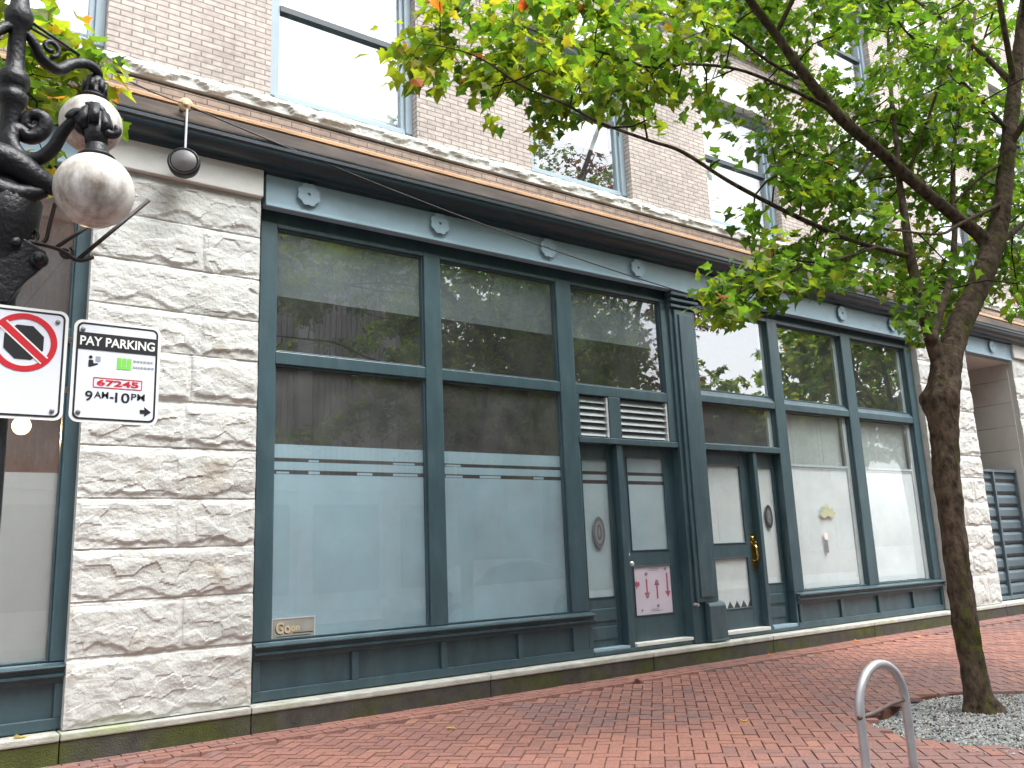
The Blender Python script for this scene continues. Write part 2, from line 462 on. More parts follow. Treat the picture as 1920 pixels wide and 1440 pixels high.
M['plaque'] = surf('grey_plaque', (.26, .26, .23), .6, .15, 12)
M['sticker'] = surf('dark_grey_sticker', (.085, .09, .10), .6, .2, 20)
M['sticker2'] = surf('mid_grey_sticker', (.16, .17, .18), .6, .2, 20)
M['sage'] = surf('sage_decal', (.38, .39, .24), .7, .2, 15)
M['pink'] = surf('pink_decal', (.68, .58, .55), .7, .1, 15)
M['cap_wood'] = surf('ochre_cap', (.50, .36, .20), .6, .2, 20)
M['white_rod'] = surf('pale_conduit', (.60, .60, .62), .35, .1, 10, metal=.4)
M['cable'] = surf('dark_cable', (.035, .033, .034), .6, .1)
M['lens'] = surf('grey_lens', (.06, .055, .052), .3, .1, 8)
M['bulb'] = emit('lit_bulb', (1.0, .62, .26), 3.0)
def ring_mesh(b_, P, Q, y0, y1):
    n = len(P); V = [(x, y0, z) for x, z in P] + [(x, y0, z) for x, z in Q] + [(x, y1, z) for x, z in P] + [(x, y1, z) for x, z in Q]; F = []
    for i in range(n):
        j = (i + 1) % n
        F += [(i, j, n + j, n + i), (2 * n + i, 3 * n + i, 3 * n + j, 2 * n + j), (i, 2 * n + i, 2 * n + j, j), (n + i, n + j, 3 * n + j, 3 * n + i)]
    b_.add(V, F)

# ================================================================== SETTING
def sheet(name, x0, x1, y0, y1, z, m, kind='structure'):
    mb = MB(); mb.add([(x0, y0, z), (x1, y0, z), (x1, y1, z), (x0, y1, z)], [(0, 1, 2, 3)])
    return tag(mb.build(name, m), kind=kind)
sheet('ground', -250, 250, -250, 250, -.40, M['earth'])
sheet('road', -60, 80, -12.0, -5.0, -.15, M['asphalt'])
k_ = MB(); k_.box(-30, 45, -5.0, -4.85, -.39, 0.0)
tag(k_.build('kerb', M['kerb'], bevel=.015), kind='structure')
k_ = MB(); k_.box(-40, 60, -12.15, -12.0, -.39, -.005); k_.box(-40, 60, -17.4, -12.15, -.39, -.02)
tag(k_.build('far_sidewalk', M['kerb'], bevel=.01), kind='structure')

# brick sidewalk: every paver is its own little block with its own tone and tilt
PIT = (7.35, -3.95, 1.30, .98)       # tree pit: centre and half axes
def in_pit(x, y):
    return ((x - PIT[0]) / PIT[2]) ** 2 + ((y - PIT[1]) / PIT[3]) ** 2 < 1.0
sw = MB()
def paver(cx, cy, lx, ly, ang=0.0):
    if in_pit(cx, cy): return
    n = mn.noise((cx * .42, cy * .55, 3.1)); n2 = mn.noise((cx * 1.3, cy * 1.3, 8.0))
    t = rnd()
    col = Vector((.272, .134, .106)).lerp(Vector((.230, .116, .095)), t)
    if n + .35 * n2 + ru(-.25, .25) > .13: col = col.lerp(Vector((.185, .115, .105)), .7)
    elif n - .4 * n2 + ru(-.2, .2) < -.25: col = col.lerp(Vector((.315, .150, .112)), .7)
    col = col * (1 + .22 * mn.noise((cx * .25 + 3, cy * .9, 5.0)))
    if rnd() < .015: col = Vector((.29, .15, .10))
    z = ru(-.0025, .0025); tx = ru(-.012, .012); ty = ru(-.012, .012)
    ca, sa = math.cos(ang), math.sin(ang)
    g = .0015; b = .004
    z += .042 * max(0, 1 + cy / 2.4)                       # the walk falls gently from the wall
    P = []
    for hx, hy, zz in ((lx / 2 - g, ly / 2 - g, -.03), (lx / 2 - g - b, ly / 2 - g - b, 0)):
        for sx_, sy_ in ((-1, -1), (1, -1), (1, 1), (-1, 1)):
            x = sx_ * hx; y = sy_ * hy
            P.append((cx + x * ca - y * sa, cy + x * sa + y * ca, zz + z + (x * tx + y * ty if zz == 0 else -.004)))
    F = [(4, 5, 6, 7), (0, 1, 5, 4), (1, 2, 6, 5), (2, 3, 7, 6), (3, 0, 4, 7)]
    sw.add(P, F, tuple(col))
X0, X1 = -3.0, 24.0
for r_ in range(4):                                   # courses along the wall
    y = -.165 - .1 * r_
    x = X0 + (.1 if r_ % 2 else 0)
    while x < X1:
        paver(x, y, .2, .1); x += .2
# field in herringbone at 45 degrees
ca = math.cos(R(45))
a = .1
for i in range(-190, 260):
    for j in range(-150, 150):
        k = (i - j) % 4
        if k not in (0, 2): continue
        # herringbone on an integer lattice: horizontal bricks where (i-j)%4==0, vertical where (i-j)%4==2
        if k == 0: px_, py_, lx, ly = i + 1.0, j + .5, 2, 1
        else: px_, py_, lx, ly = i + .5, j + 1.0 - 1.0 + .0, 1, 2
        if k == 2: py_ = j + 0.0
        wx = (px_ - py_) * a * ca + 4; wy = (px_ + py_) * a * ca - 3.0
        if X0 < wx < X1 and -4.79 < wy < -.61:
            paver(wx, wy, lx * a, ly * a, R(45))
so = sw.build('sidewalk', M['paver'], recalc=False)
tag(so, kind='structure')
# joint sand under the pavers, with the tree pit left open
bed = MB()
N_ = 48
ring = [(PIT[0] + PIT[2] * 1.0 * math.cos(2 * math.pi * i / N_), PIT[1] + PIT[3] * 1.0 * math.sin(2 * math.pi * i / N_)) for i in range(N_)]
outer = []
for (x, y) in ring:
    dx, dy = x - PIT[0], y - PIT[1]
    s_ = min((1.6 / abs(dx)) if dx else 9e9, ((.89 if dy < 0 else 1.4) / abs(dy)) if dy else 9e9)
    outer.append((PIT[0] + dx * s_, PIT[1] + dy * s_))
vv = [(x, y, -.012) for x, y in ring] + [(x, y, -.012) for x, y in outer] + [(x, y, -.16) for x, y in ring]
ff = [(i, N_ + i, N_ + (i + 1) % N_, (i + 1) % N_) for i in range(N_)] + [(i, (i + 1) % N_, 2 * N_ + (i + 1) % N_, 2 * N_ + i) for i in range(N_)]
bed.add(vv, ff)
xl, xr, yb, yt = PIT[0] - 1.6, PIT[0] + 1.6, PIT[1] - .89, PIT[1] + 1.4
for q in ((-30, xl, -4.85, .3), (xr, 45, -4.85, .3), (xl, xr, yt, .3)):
    bed.add([(q[0], q[2], -.012), (q[1], q[2], -.012), (q[1], q[3], -.012), (q[0], q[3], -.012)], [(0, 1, 2, 3)])
for cx_, cy_ in ((xl, yb), (xr, yb), (xr, yt), (xl, yt)):   # corner triangles between ellipse fan and rectangle
    pass
tag(bed.build('sidewalk_bed', M['mortar']), kind='structure')

# tree pit: crushed rock
gv = MB()
def pit_z(x, y):
    e = ((x - PIT[0]) / PIT[2]) ** 2 + ((y - PIT[1]) / PIT[3]) ** 2
    z = -.035 + .05 * (1 - e)
    d = (x - 7.10) ** 2 / .12 + (y + 3.12) ** 2 / .05
    return z - .16 * math.exp(-d * 1.0) + .012 * mn.noise((x * 6, y * 6, 1))
nr, na = 26, 72
V = [(PIT[0], PIT[1], pit_z(PIT[0], PIT[1]))]; F = []
for i in range(1, nr + 1):
    for k in range(na):
        t = 2 * math.pi * k / na; r = i / nr * 1.02
        x = PIT[0] + PIT[2] * r * math.cos(t); y = PIT[1] + PIT[3] * r * math.sin(t)
        V.append((x, y, pit_z(x, y)))
for k in range(na): F.append((0, 1 + k, 1 + (k + 1) % na))
for i in range(nr - 1):
    for k in range(na):
        F.append((1 + i * na + k, 1 + (i + 1) * na + k, 1 + (i + 1) * na + (k + 1) % na, 1 + i * na + (k + 1) % na))
gv.add(V, F)
tag(gv.build('tree_pit_bed', M['gravel_bed'], smooth=True), kind='structure')
st = MB()
def pebble(x, y, z, s, col):
    c = [Vector((ru(.6, 1) * s * dx, ru(.6, 1) * s * dy, ru(.5, .9) * s * dz)) for dx, dy, dz in ((1, 0, 0), (-1, 0, 0), (0, 1, 0), (0, -1, 0), (0, 0, 1), (0, 0, -1))]
    rot = Matrix.Rotation(ru(0, 6.28), 3, 'Z') @ Matrix.Rotation(ru(-.6, .6), 3, 'X')
    P = [rot @ v + Vector((x, y, z)) for v in c]
    st.add(P, [(0, 2, 4), (2, 1, 4), (1, 3, 4), (3, 0, 4), (2, 0, 5), (1, 2, 5), (3, 1, 5), (0, 3, 5)], col)
for i in range(9000):
    t = ru(0, 6.28); r = math.sqrt(rnd()) * (1.0 if rnd() < .93 else 1.22)
    x = PIT[0] + PIT[2] * r * math.cos(t); y = PIT[1] + PIT[3] * r * math.sin(t)
    if r > 1.0 and (y > PIT[1] - .1 or y < -4.8): continue
    if (x - 7.10) ** 2 / .12 + (y + 3.12) ** 2 / .05 < 1.0 and rnd() < .8: continue
    g_ = ru(.17, .44) if rnd() < .84 else ru(.03, .08)
    pebble(x, y, (pit_z(x, y) if r <= 1 else 0) + .004, ru(.007, .019), (g_, g_ * ru(.98, 1.03), g_ * ru(.88, 1.02)) if rnd() < .95 else (.16, .09, .045))
tag(st.build('gravel', M['gravel']), kind='stuff', label='grey crushed gravel round the tree foot', cat='gravel')

# ================================================================== BUILDING
B = thing('commercial_building', 'old brick and stone shop building with teal painted storefronts', 'building', (8, 0, 0))

# --- upper brick wall and windows
WL = [-3.75, -.53, 2.62, 5.86, 9.04, 12.25, 15.45, 18.65]
WW = 1.66
wall = MB()
edges = [-6.0] + sum([[x, x + WW] for x in WL], []) + [21.5]
for i in range(0, len(edges), 2):
    wall.box(edges[i], edges[i + 1], 0, .36, 5.93, 13.6)
for x in WL:
    wall.box(x, x + WW, 0, .36, 8.42, 8.90); wall.box(x, x + WW, 0, .36, 11.6, 13.6)
wall.build('brick_wall', M['brick'], B)
core = MB(); core.box(-6, 21.5, 1.6, 12, 5.85, 13.55); core.box(-6, 21.5, .38, 12, 5.0, 5.8); core.box(-6, 21.5, 8.3, 12, .0, 5.0)
core.build('interior_core', M['dark_room'], B)
for x in WL:
    for z0_, z1_ in ((7.98, 8.41), (11.15, 11.59)):
        lt = MB(); lt.box(x - .12, x + WW + .12, -.03, .30, z0_, z1_); lt.build('window_lintel', M['sill_stone'], B, bevel=.012)
lt = MB(); lt.box(-6, 21.5, -.10, .30, 8.90, 9.05); lt.build('string_course', M['sill_stone'], B, bevel=.012)
for fl, (zb, zm, zt) in enumerate(((6.03, 7.05, 7.98), (9.05, 10.12, 11.15))):
    for i, x in enumerate(WL):
        if fl == 1 and i < 3: continue
        f = MB(); a0, a1 = x, x + WW
        f.box(a0, a0 + .085, .10, .24, zb, zt); f.box(a1 - .085, a1, .10, .24, zb, zt)
        f.box(a0 + .085, a1 - .085, .10, .24, zt - .07, zt); f.box(a0 + .085, a1 - .085, .12, .26, zb - .06, zb + .05)
        f.box(a0 + .085, a0 + .135, .135, .22, zb + .05, zt - .07); f.box(a1 - .135, a1 - .085, .135, .22, zb + .05, zt - .07)
        w = f.build('upper_window', M['frame_blue'], B, bevel=.006)
        r_ = MB(); r_.box(a0 + .135, a1 - .135, .12, .21, zm - .03, zm + .035); r_.build('meeting_rail', M['teal_dark'], w)
        g = MB(); g.box(a0 + .13, a1 - .13, .17, .176, zb + .04, zt - .06); g.build('glass_pane', M['glass_up'], w)
        bz = {2: zb + .03, 3: 6.68, 4: zb + .03, 5: 6.9, 6: zb + .2, 1: zb + .02}.get(i, zb + .4) if fl == 0 else zb + .03
        bl = MB(); bl.box(a0 + .10, a1 - .10, .30, .304, bz, zt + .02)
        if fl == 0 or i in (4, 5):
            bo = bl.build('window_blind', M['blind_white'])
            nm = {1: 'leftmost upper window above the street lamp', 2: 'tall upper window over the left shopfront', 3: 'upper window whose lower third is bare glass',
                  4: 'upper window behind the low maple branch', 5: 'upper window behind the thick of the maple crown'}.get(i)
            if fl: nm = {4: 'second storey window above the low maple branch', 5: 'second storey window high behind the maple limbs'}[i]
            if i in (0,): nm = 'upper window beyond the left edge of the photo'
            if i == 6: nm = 'upper window above the gated passage'
            if i == 7: nm = 'last upper window beyond the passage'
            tag(bo, 'white blind in the ' + nm, 'blind', 'white blinds in the upper windows')

# --- rough stone sill course (rock faced band)
def fbm(p, o=5, s=1.0):
    v = 0; a = 1; q = Vector(p) * s
    for _ in range(o):
        v += a * mn.noise(q); q = q * 2.03 + Vector((7.1, 3.3, 1.7)); a *= .52
    return v
def sstep(a, b, x):
    t = min(max((x - a) / (b - a), 0), 1); return t * t * (3 - 2 * t)

def rock_face(mb, x0, x1, z0, z1, yf, courses, joints, step, amp=.028, seed=0.0, back=.3, closed=True):
    """one hammered stone face: every block bulges out of its joints and breaks under along its foot"""
    nx = max(2, int((x1 - x0) / step)); nz = max(2, int((z1 - z0) / step))
    V = []
    for iz in range(nz + 1):
        z = z0 + (z1 - z0) * iz / nz
        ci = 0
        while ci < len(courses) - 2 and z >= courses[ci + 1]: ci += 1
        b0, b1 = courses[ci], courses[ci + 1]
        js = [x0] + joints[ci] + [x1]
        for ix in range(nx + 1):
            x = x0 + (x1 - x0) * ix / nx
            k = 0
            while k < len(js) - 2 and x >= js[k + 1]: k += 1
            du = min(x - js[k], js[k + 1] - x); db = z - b0; dt = b1 - z
            bs = seed + ci * 3.7 + k * 11.3
            n1 = fbm((x * 2.2, bs, z * 3.0), 4); n2 = fbm((x * 7.5, bs + 5, z * 11.0), 4); n3 = mn.noise((x * 30, bs, z * 42))
            rid = 1 - abs(fbm((x * 3.5, bs + 20, z * 6.0 + x * 1.5), 3)) * 1.6
            foot = .022 + .085 * max(0, .45 + .9 * fbm((x * 3.6, bs + 9, 0), 3))
            e = (.25 + .75 * sstep(.004, .045 + .03 * n2, du)) * sstep(.004, .07 + .05 * n1, dt) * sstep(foot - .026, foot + .012, db)
            dist, pts = mn.voronoi(Vector((x * 5.5, bs, z * 9.0)))
            cell = mn.cell(pts[0] * 3.3) * .5
            h = e * (amp * (.70 + .55 * n1 + .14 * rid) + .005 * n2 + .013 * cell + .0015 * n3)
            h += (1 - e) * (.006 * n2 + .006 * (1 + n1) + .004 * n3)
            if min(du if 0 < k or x < x1 else 9, 9) < .006 and 0 < ix < nx and (abs(x - js[k]) < .007 and k > 0): h -= .008
            if (db < .007 and ci > 0) or (dt < .007 and ci < len(courses) - 2): h -= .010
            V.append((x, yf - h, z))
    F = []
    W = nx + 1
    for iz in range(nz):
        for ix in range(nx):
            a = iz * W + ix; F.append((a, a + 1, a + W + 1, a + W))
    if closed:
        o = len(V)
        for iz in range(nz + 1):
            z = z0 + (z1 - z0) * iz / nz
            V.append((x0, yf + back, z)); V.append((x1, yf + back, z))
        for iz in range(nz):
            F.append((o + 2 * iz, iz * W, (iz + 1) * W, o + 2 * iz + 2))
            F.append((iz * W + nx, o + 2 * iz + 1, o + 2 * iz + 3, (iz + 1) * W + nx))
        t = len(V)
        for ix in range(nx + 1):
            x = x0 + (x1 - x0) * ix / nx; V.append((x, yf + back, z1)); V.append((x, yf + back, z0))
        for ix in range(nx):
            a = nz * W + ix; F.append((a, a + 1, t + 2 * ix + 2, t + 2 * ix))
            F.append((ix + 1, ix, t + 2 * ix + 1, t + 2 * ix + 3))
    mb.add(V, F)

sc_ = MB()
rock_face(sc_, -6.0, 21.5, 5.765, 5.915, -.05, [5.765, 5.915], [[-4.2, -1.6, .9, 3.1, 5.2, 7.6, 9.7, 12.2, 14.4, 17, 19]], .022, amp=.045, seed=40, back=.40)
sc_.build('sill_course', M['sill_stone'], B, recalc=False)
sl = MB(); sl.extrude_x([(-.06, 5.912), (.30, 5.912), (.30, 6.02), (.10, 5.985)], -6, 21.5)
sl.build('sloped_sill', M['sill_stone'], B)

# --- corbel bricks, orange moulding, flashing, cornice
cb_ = MB(); cb_.box(-6, 21.5, -.055, .36, 5.50, 5.715); cb_.box(-6, 21.5, -.005, .36, 5.716, 5.765); cb_.build('corbel_band', M['brick_band'], B)
om = MB(); om.extrude_x([(-.05, 5.60), (-.10, 5.585), (-.145, 5.55), (-.15, 5.52), (-.12, 5.505), (-.05, 5.50)], -6, 21.5)
om.build('orange_moulding', M['terracotta'], B)
fl_ = MB(); fl_.extrude_x([(-.056, 5.497), (-.17, 5.485), (-.37, 5.265), (-.37, 5.25), (-.16, 5.46), (-.056, 5.47)], -6, 21.5)
fl_.build('flashing', M['flashing'], B)
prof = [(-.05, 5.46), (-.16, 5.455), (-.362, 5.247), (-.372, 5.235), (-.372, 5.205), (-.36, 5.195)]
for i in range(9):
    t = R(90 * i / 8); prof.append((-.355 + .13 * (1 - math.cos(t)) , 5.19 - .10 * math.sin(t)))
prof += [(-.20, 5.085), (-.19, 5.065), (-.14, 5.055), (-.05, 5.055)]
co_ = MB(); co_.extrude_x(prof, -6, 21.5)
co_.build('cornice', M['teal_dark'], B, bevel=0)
be = MB(); be.box(-6, 21.5, .16, .40, 4.86, 5.49); be.box(-6, 15.62, .22, .40, 4.64, 4.86); be.build('lintel_beam', M['dark_room'], B)
def oval_(x, z, r, n=32): return [(x + r * math.cos(2 * math.pi * k / n), z + r * math.sin(2 * math.pi * k / n)) for k in range(n)]
for (fa, fb, ros) in ((-3.6, 1.115, (-2.9, -1.43, .03)), (2.556, 13.925, (2.969, 4.447, 5.922, 7.368, 8.84, 10.303, 11.771, 13.205)), (15.63, 17.39, (16.608,))):
    f = MB(); f.extrude_x([(-.12, 4.735), (-.12, 5.054), (.155, 5.054), (.155, 4.80), (-.03, 4.80), (-.03, 4.735)], fa, fb)
    f.box(fa, fb, -.135, -.1205, 4.735, 4.762)
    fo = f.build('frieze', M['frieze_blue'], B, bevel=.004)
    for x in ros:
        r_ = MB(); P = []
        for k in range(32):
            t = 2 * math.pi * k / 32; rr = .104 + .016 * abs(math.sin(4 * t))
            P.append((x + rr * math.cos(t), 4.925 + rr * math.sin(t)))
        ring_mesh(r_, P, oval_(x, 4.925, .017), -.160, -.142)
        r_.prism_y(oval_(x, 4.925, .088), -.1415, -.121)
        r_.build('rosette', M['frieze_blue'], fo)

# --- stone piers
CO = [.23, .746, 1.167, 1.584, 1.991, 2.42, 2.82, 3.247, 3.622, 4.035, 4.456, 4.848]
CO = [1.4 + (z - 1.4) * .984 for z in CO]
JO = [[], [1.93], [], [1.86], [], [1.90], [1.93], [2.0], [], [1.99], []]
def stone_pier(x0, x1, joints, seed, step, smooth_top=True):
    m = MB(); rock_face(m, x0, x1, .262, 4.793, -.09, CO, joints, step, seed=seed, back=.45)
    p = m.build('stone_pier', M['stone'], B, recalc=False)
    t = MB(); t.box(x0 - .002, x1 + .002, -.165, .42, 4.797, 5.20); t.build('smooth_capstone', M['stone_smooth'], p, bevel=.008)
    return p
stone_pier(1.104, 2.515, JO, 2.0, .0125)
stone_pier(13.93, 15.62, [[14.8] if i % 2 else [14.5, 15.2] if i % 4 == 0 else [] for i in range(11)], 71.0, .024)
stone_pier(-5.2, -3.8, [[] for _ in range(11)], 91.0, .05)
stone_pier(17.42, 19.3, [[18.3] if i % 2 else [] for i in range(11)], 131.0, .04)

# --- plinth: ledge and mossy riser
pl = MB()
cuts = [-6, -3.2, -.6, 1.08, 2.50, 4.9, 7.15, 9.3, 11.6, 13.9, 15.6, 18, 21.5]
for a_, b_ in zip(cuts[:-1], cuts[1:]):
    pl.box(a_ + .003, b_ - .003, -.170, .5, .196, .252)
po = pl.build('plinth_ledge', M['ledge'], B, bevel=.012)
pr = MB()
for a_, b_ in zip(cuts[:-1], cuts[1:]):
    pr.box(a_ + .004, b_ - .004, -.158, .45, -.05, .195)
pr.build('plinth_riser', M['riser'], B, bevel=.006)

# --- storefront joinery
def panel_row(name, stiles, x0, x1, ztop=.648):
    f = MB()
    f.box(x0, x1, .035, .12, .262, ztop - .002)
    for s in stiles: f.box(s - .033, s + .033, -.003, .034, .345, ztop - .05)
    f.box(x0, x1, .0, .034, .262, .345); f.box(x0, x1, .0, .034, ztop - .05, ztop - .002)
    return f.build(name, M['teal'], B, bevel=.006)
def sill(x0, x1):
    f = MB(); f.extrude_x([(.12, .642), (-.040, .642), (-.056, .648), (-.058, .664), (-.046, .670), (-.030, .676), (-.030, .704), (-.072, .710), (-.078, .718), (-.074, .730), (-.01, .740), (.0, .747), (.12, .752)], x0, x1)
    return f.build('window_sill', M['teal'], B)

panel_row('stall_riser', (2.59, 3.515, 4.467, 5.405, 6.37), 2.556, 6.40); sill(2.556, 6.40)
panel_row('stall_riser', (10.17, 11.13, 12.08, 13.03, 13.89), 10.10, 13.925); sill(10.08, 13.925)
panel_row('stall_riser', (-3.75, -2.6, -1.4, -.2, 1.08), -3.8, 1.118); sill(-3.8, 1.118)

fr = MB()
for a_, b_ in ((2.556, 2.717), (4.326, 4.527), (6.123, 6.354)): fr.box(a_, b_, 0, .15, .753, 4.633)
fr.box(7.875, 8.02, .004, .15, 2.74, 4.633)
for a_, b_ in ((2.717, 4.326), (4.527, 6.123), (6.354, 7.875)):
    fr.box(a_, b_, .004, .14, 3.245, 3.365)
    fr.box(a_, b_, .003, .14, 4.588, 4.632)
fr.box(2.556, 8.02, .055, .15, 4.634, 4.80)
fr.box(6.354, 8.02, -.012, .14, 2.665, 2.735)                # door head rail
fr.box(6.355, 6.402, .008, .12, 2.736, 3.244); fr.box(6.862, 7.052, .006, .12, 2.736, 3.244)
fr.box(6.955, 7.045, .015, .125, .262, 2.664)
fr.box(6.355, 6.38, .02, .14, .262, 2.664)
fr.box(6.12, 6.354, .001, .12, .262, .6)
fr.box(6.402, 8.0, -.004, .03, .262, .305)
fr.build('storefront_frame', M['teal'], B, bevel=.007)

fr = MB()
for a_, b_ in ((10.06, 10.285), (11.88, 12.13), (13.72, 13.915)):
    fr.box(a_, b_, 0, .16, .753, 4.66)
fr.box(10.06, 10.098, .001, .14, .262, .752)
for a_, b_ in ((8.49, 10.06), (10.285, 11.88), (12.13, 13.72)):
    fr.extrude_x([(.003, 3.305), (.003, 3.40), (.055, 3.475), (.14, 3.475), (.14, 3.305)], a_, b_)
    fr.box(a_, b_, .003, .14, 4.60, 4.655)
fr.box(8.49, 13.915, .05, .15, 4.657, 4.80)
fr.box(8.49, 10.06, -.012, .14, 2.665, 2.745)
fr.box(9.478, 9.55, .015, .125, .262, 2.664)
fr.box(8.49, 10.06, -.004, .03, .262, .305)
fr.build('storefront_frame', M['teal'], B, bevel=.007)

fr = MB()
for a_, b_ in ((1.0, 1.118), (-1.5, -1.3), (-3.8, -3.68)): fr.box(a_, b_, 0, .15, .753, 4.633)
for a_, b_ in ((-1.3, 1.0), (-3.68, -1.5)):
    fr.box(a_, b_, .004, .14, 3.245, 3.365); fr.box(a_, b_, .003, .14, 4.588, 4.632)
fr.box(-3.8, 1.118, .055, .15, 4.634, 4.80)
fr.build('storefront_frame', M['teal'], B, bevel=.007)

# column between the two shops
cm = MB()
cm.box(8.0, 8.485, -.03, .2, .262, 4.734); cm.box(8.06, 8.425, -.065, -.031, .74, 4.50); cm.box(8.12, 8.365, -.085, -.066, .80, 4.44)
cm.box(7.985, 8.50, -.09, .0, 4.52, 4.56); cm.box(7.98, 8.505, -.10, .0, 4.60, 4.64); cm.box(7.975, 8.51, -.112, .0, 4.68, 4.733)
clm = cm.build('column', M['teal'], B, bevel=.008)
pd = MB(); pd.extrude_x([(-.04, .262), (-.125, .262), (-.125, .69), (-.11, .725), (-.04, .745)], 8.20, 8.50)
pd.box(8.19, 8.51, -.13, -.04, .262, .29)
pd.build('column_base', M['teal'], clm, bevel=.006)
kn = MB(); kn.lathe([(.0, 0), (.022, .002), (.022, .03), (.012, .034), (.012, .05), (.02, .052), (.02, .07), (.0, .072)], (8.03, -.03, .72), (0, -1, 0), 12)
kn.build('hose_bib', M['galv'], clm)

def window(x0, x1, z0, z1, gm, yg=.06, strip=False, bead=.016):
    f = MB()
    f.box(x0, x0 + bead, yg - .03, yg + .03, z0, z1); f.box(x1 - bead, x1, yg - .03, yg + .03, z0, z1)
    f.box(x0 + bead, x1 - bead, yg - .03, yg + .03, z1 - bead, z1); f.box(x0 + bead, x1 - bead, yg - .03, yg + .03, z0, z0 + bead)
    w = f.build('shop_window', M['teal'], B, bevel=.003)
    g = MB(); g.box(x0 + .01, x1 - .01, yg, yg + .006, z0 + .01, z1 - .01); g.build('glass_pane', gm, w)
    if strip:
        s_ = MB(); s_.box(x1 - .105, x1 - .018, yg + .012, yg + .05, z0 + bead, z1 - bead); s_.build('pale_inner_sash', M['alu_edge'], w)
    return w
def film(w, x0, x1, bands, m, y=.068):
    f = MB()
    for z0, z1 in bands: f.box(x0, x1, y, y + .003, z0, z1)
    return f.build('frosted_film', m, w)
LB = [(.768, 2.222), (2.262, 2.338), (2.374, 2.50)]
for a_, b_ in ((2.717, 4.326), (4.527, 6.123)):
    window(a_, b_, 3.366, 4.587, M['glass_old'])
    w = window(a_, b_, .753, 3.244, M['glass'])
    f = film(w, a_ + .017, b_ - .017, LB, M['film'])
    x = a_ + .05                                     # pale remnants left in the two clear stripes
    def tick(*q):
        d = MB(); d.box(*q); d.build('stripe_tick', M['film'], f)
    while x < b_ - .3:
        l = ru(.08, .30)
        if rnd() < .6: tick(x, x + l, .0712, .0725, 2.228, ru(2.245, 2.256))
        if rnd() < .35: tick(x, x + l * .9, .0712, .0725, 2.343, ru(2.355, 2.366))
        x += l + ru(.02, .25)
window(6.354, 7.875, 3.366, 4.587, M['glass_old'])
w = window(-1.3, 1.0, .753, 3.244, M['glass']); film(w, -1.28, .983, [(.77, 2.19)], M['film_grey'])
window(-1.3, 1.0, 3.366, 4.587, M['glass'])
w = window(-3.68, -1.5, .753, 3.244, M['glass']); film(w, -3.66, -1.52, [(.77, 2.19)], M['film_grey'])
window(-3.68, -1.5, 3.366, 4.587, M['glass'])
for a_, b_ in ((8.49, 10.06), (10.285, 11.88), (12.13, 13.72)):
    window(a_, b_, 3.476, 4.599, M['glass_right'], .08, True)
window(8.49, 10.06, 2.746, 3.304, M['glass'], .07, True)
w = window(10.285, 11.88, .753, 3.304, M['glass'], .07, True)
w = window(12.13, 13.72, .753, 3.304, M['glass'], .07, True)

# --- louvre vents over the left door
for a_, b_ in ((6.402, 6.862), (7.052, 7.875)):
    v = MB()
    v.box(a_, b_, .10, .13, 2.737, 3.243)
    lv = v.build('louvre_vent', M['dark_room'], B)
    s_ = MB()
    for k in range(6):
        z = 2.775 + k * .08
        s_.add([(a_ + .012, .085, z + .062), (b_ - .03, .085, z + .062), (b_ - .03, .03, z - .018), (a_ + .012, .03, z - .018),
                (a_ + .012, .090, z + .066), (b_ - .03, .090, z + .066), (b_ - .03, .035, z - .022), (a_ + .012, .035, z - .022)],
               [(0, 1, 2, 3), (7, 6, 5, 4), (0, 4, 5, 1), (1, 5, 6, 2), (2, 6, 7, 3), (3, 7, 4, 0)])
    s_.build('louvre_slat', M['alu'], lv)
    e_ = MB(); e_.box(b_ - .028, b_ - .002, .02, .10, 2.745, 3.235)
    for k in range(6): e_.box(b_ - .036, b_ - .0285, .02, .09, 2.76 + k * .08, 2.785 + k * .08)
    e_.build('louvre_rail', M['alu_edge'], lv)

# --- doors, set back .12 from the frame face
def glazed(parent, x0, x1, z0, z1, y, gm, fm=None, bands=None, back=None):
    g = MB(); g.box(x0 - .005, x1 + .005, y + .012, y + .017, z0 - .005, z1 + .005); g.build('glass_pane', gm, parent)
    if fm:
        f = MB()
        for a_, b_ in (bands or [(z0, z1)]): f.box(x0 - .004, x1 + .004, y + .021, y + .024, a_, b_)
        f.build('frosted_film', fm, parent)
def leaf_frame(name, x0, x1, z0, z1, holes, y=.12, th=.05):
    """door leaf: stiles and rails round the openings (all openings share the same sides)"""
    f = MB(); hx0, hx1 = holes[0][0], holes[0][1]
    f.box(x0, hx0, y, y + th, z0, z1); f.box(hx1, x1, y, y + th, z0, z1)
    zs = sorted([(h[2], h[3]) for h in holes]); prev = z0
    for a_, b_ in zs: f.box(hx0, hx1, y + .0015, y + th, prev, a_); prev = b_
    f.box(hx0, hx1, y + .0015, y + th, prev, z1)
    for a_, b_ in zs:                                # moulding round each opening
        f.box(hx0, hx0 + .014, y - .008, y + .012, a_, b_); f.box(hx1 - .014, hx1, y - .008, y + .012, a_, b_)
        f.box(hx0 + .014, hx1 - .014, y - .008, y + .012, b_ - .014, b_); f.box(hx0 + .014, hx1 - .014, y - .008, y + .012, a_, a_ + .014)
    return f.build(name, M['teal'], B, bevel=.004)
thr = MB(); thr.box(7.05, 8.0, -.012, .4, .307, .343)
thr.build('door_threshold', M['stone_smooth'], B, bevel=.004)
thr = MB(); thr.box(8.49, 9.474, -.012, .4, .307, .348); thr.build('door_threshold', M['stone_smooth'], B, bevel=.004)
for q in ((6.40, 6.953, .337), (9.553, 10.058, .347)):
    fr = MB(); fr.box(q[0], q[1], .0, .4, .307, q[2]); fr.build('sidelight_sill', M['frieze_blue'], B, bevel=.004)


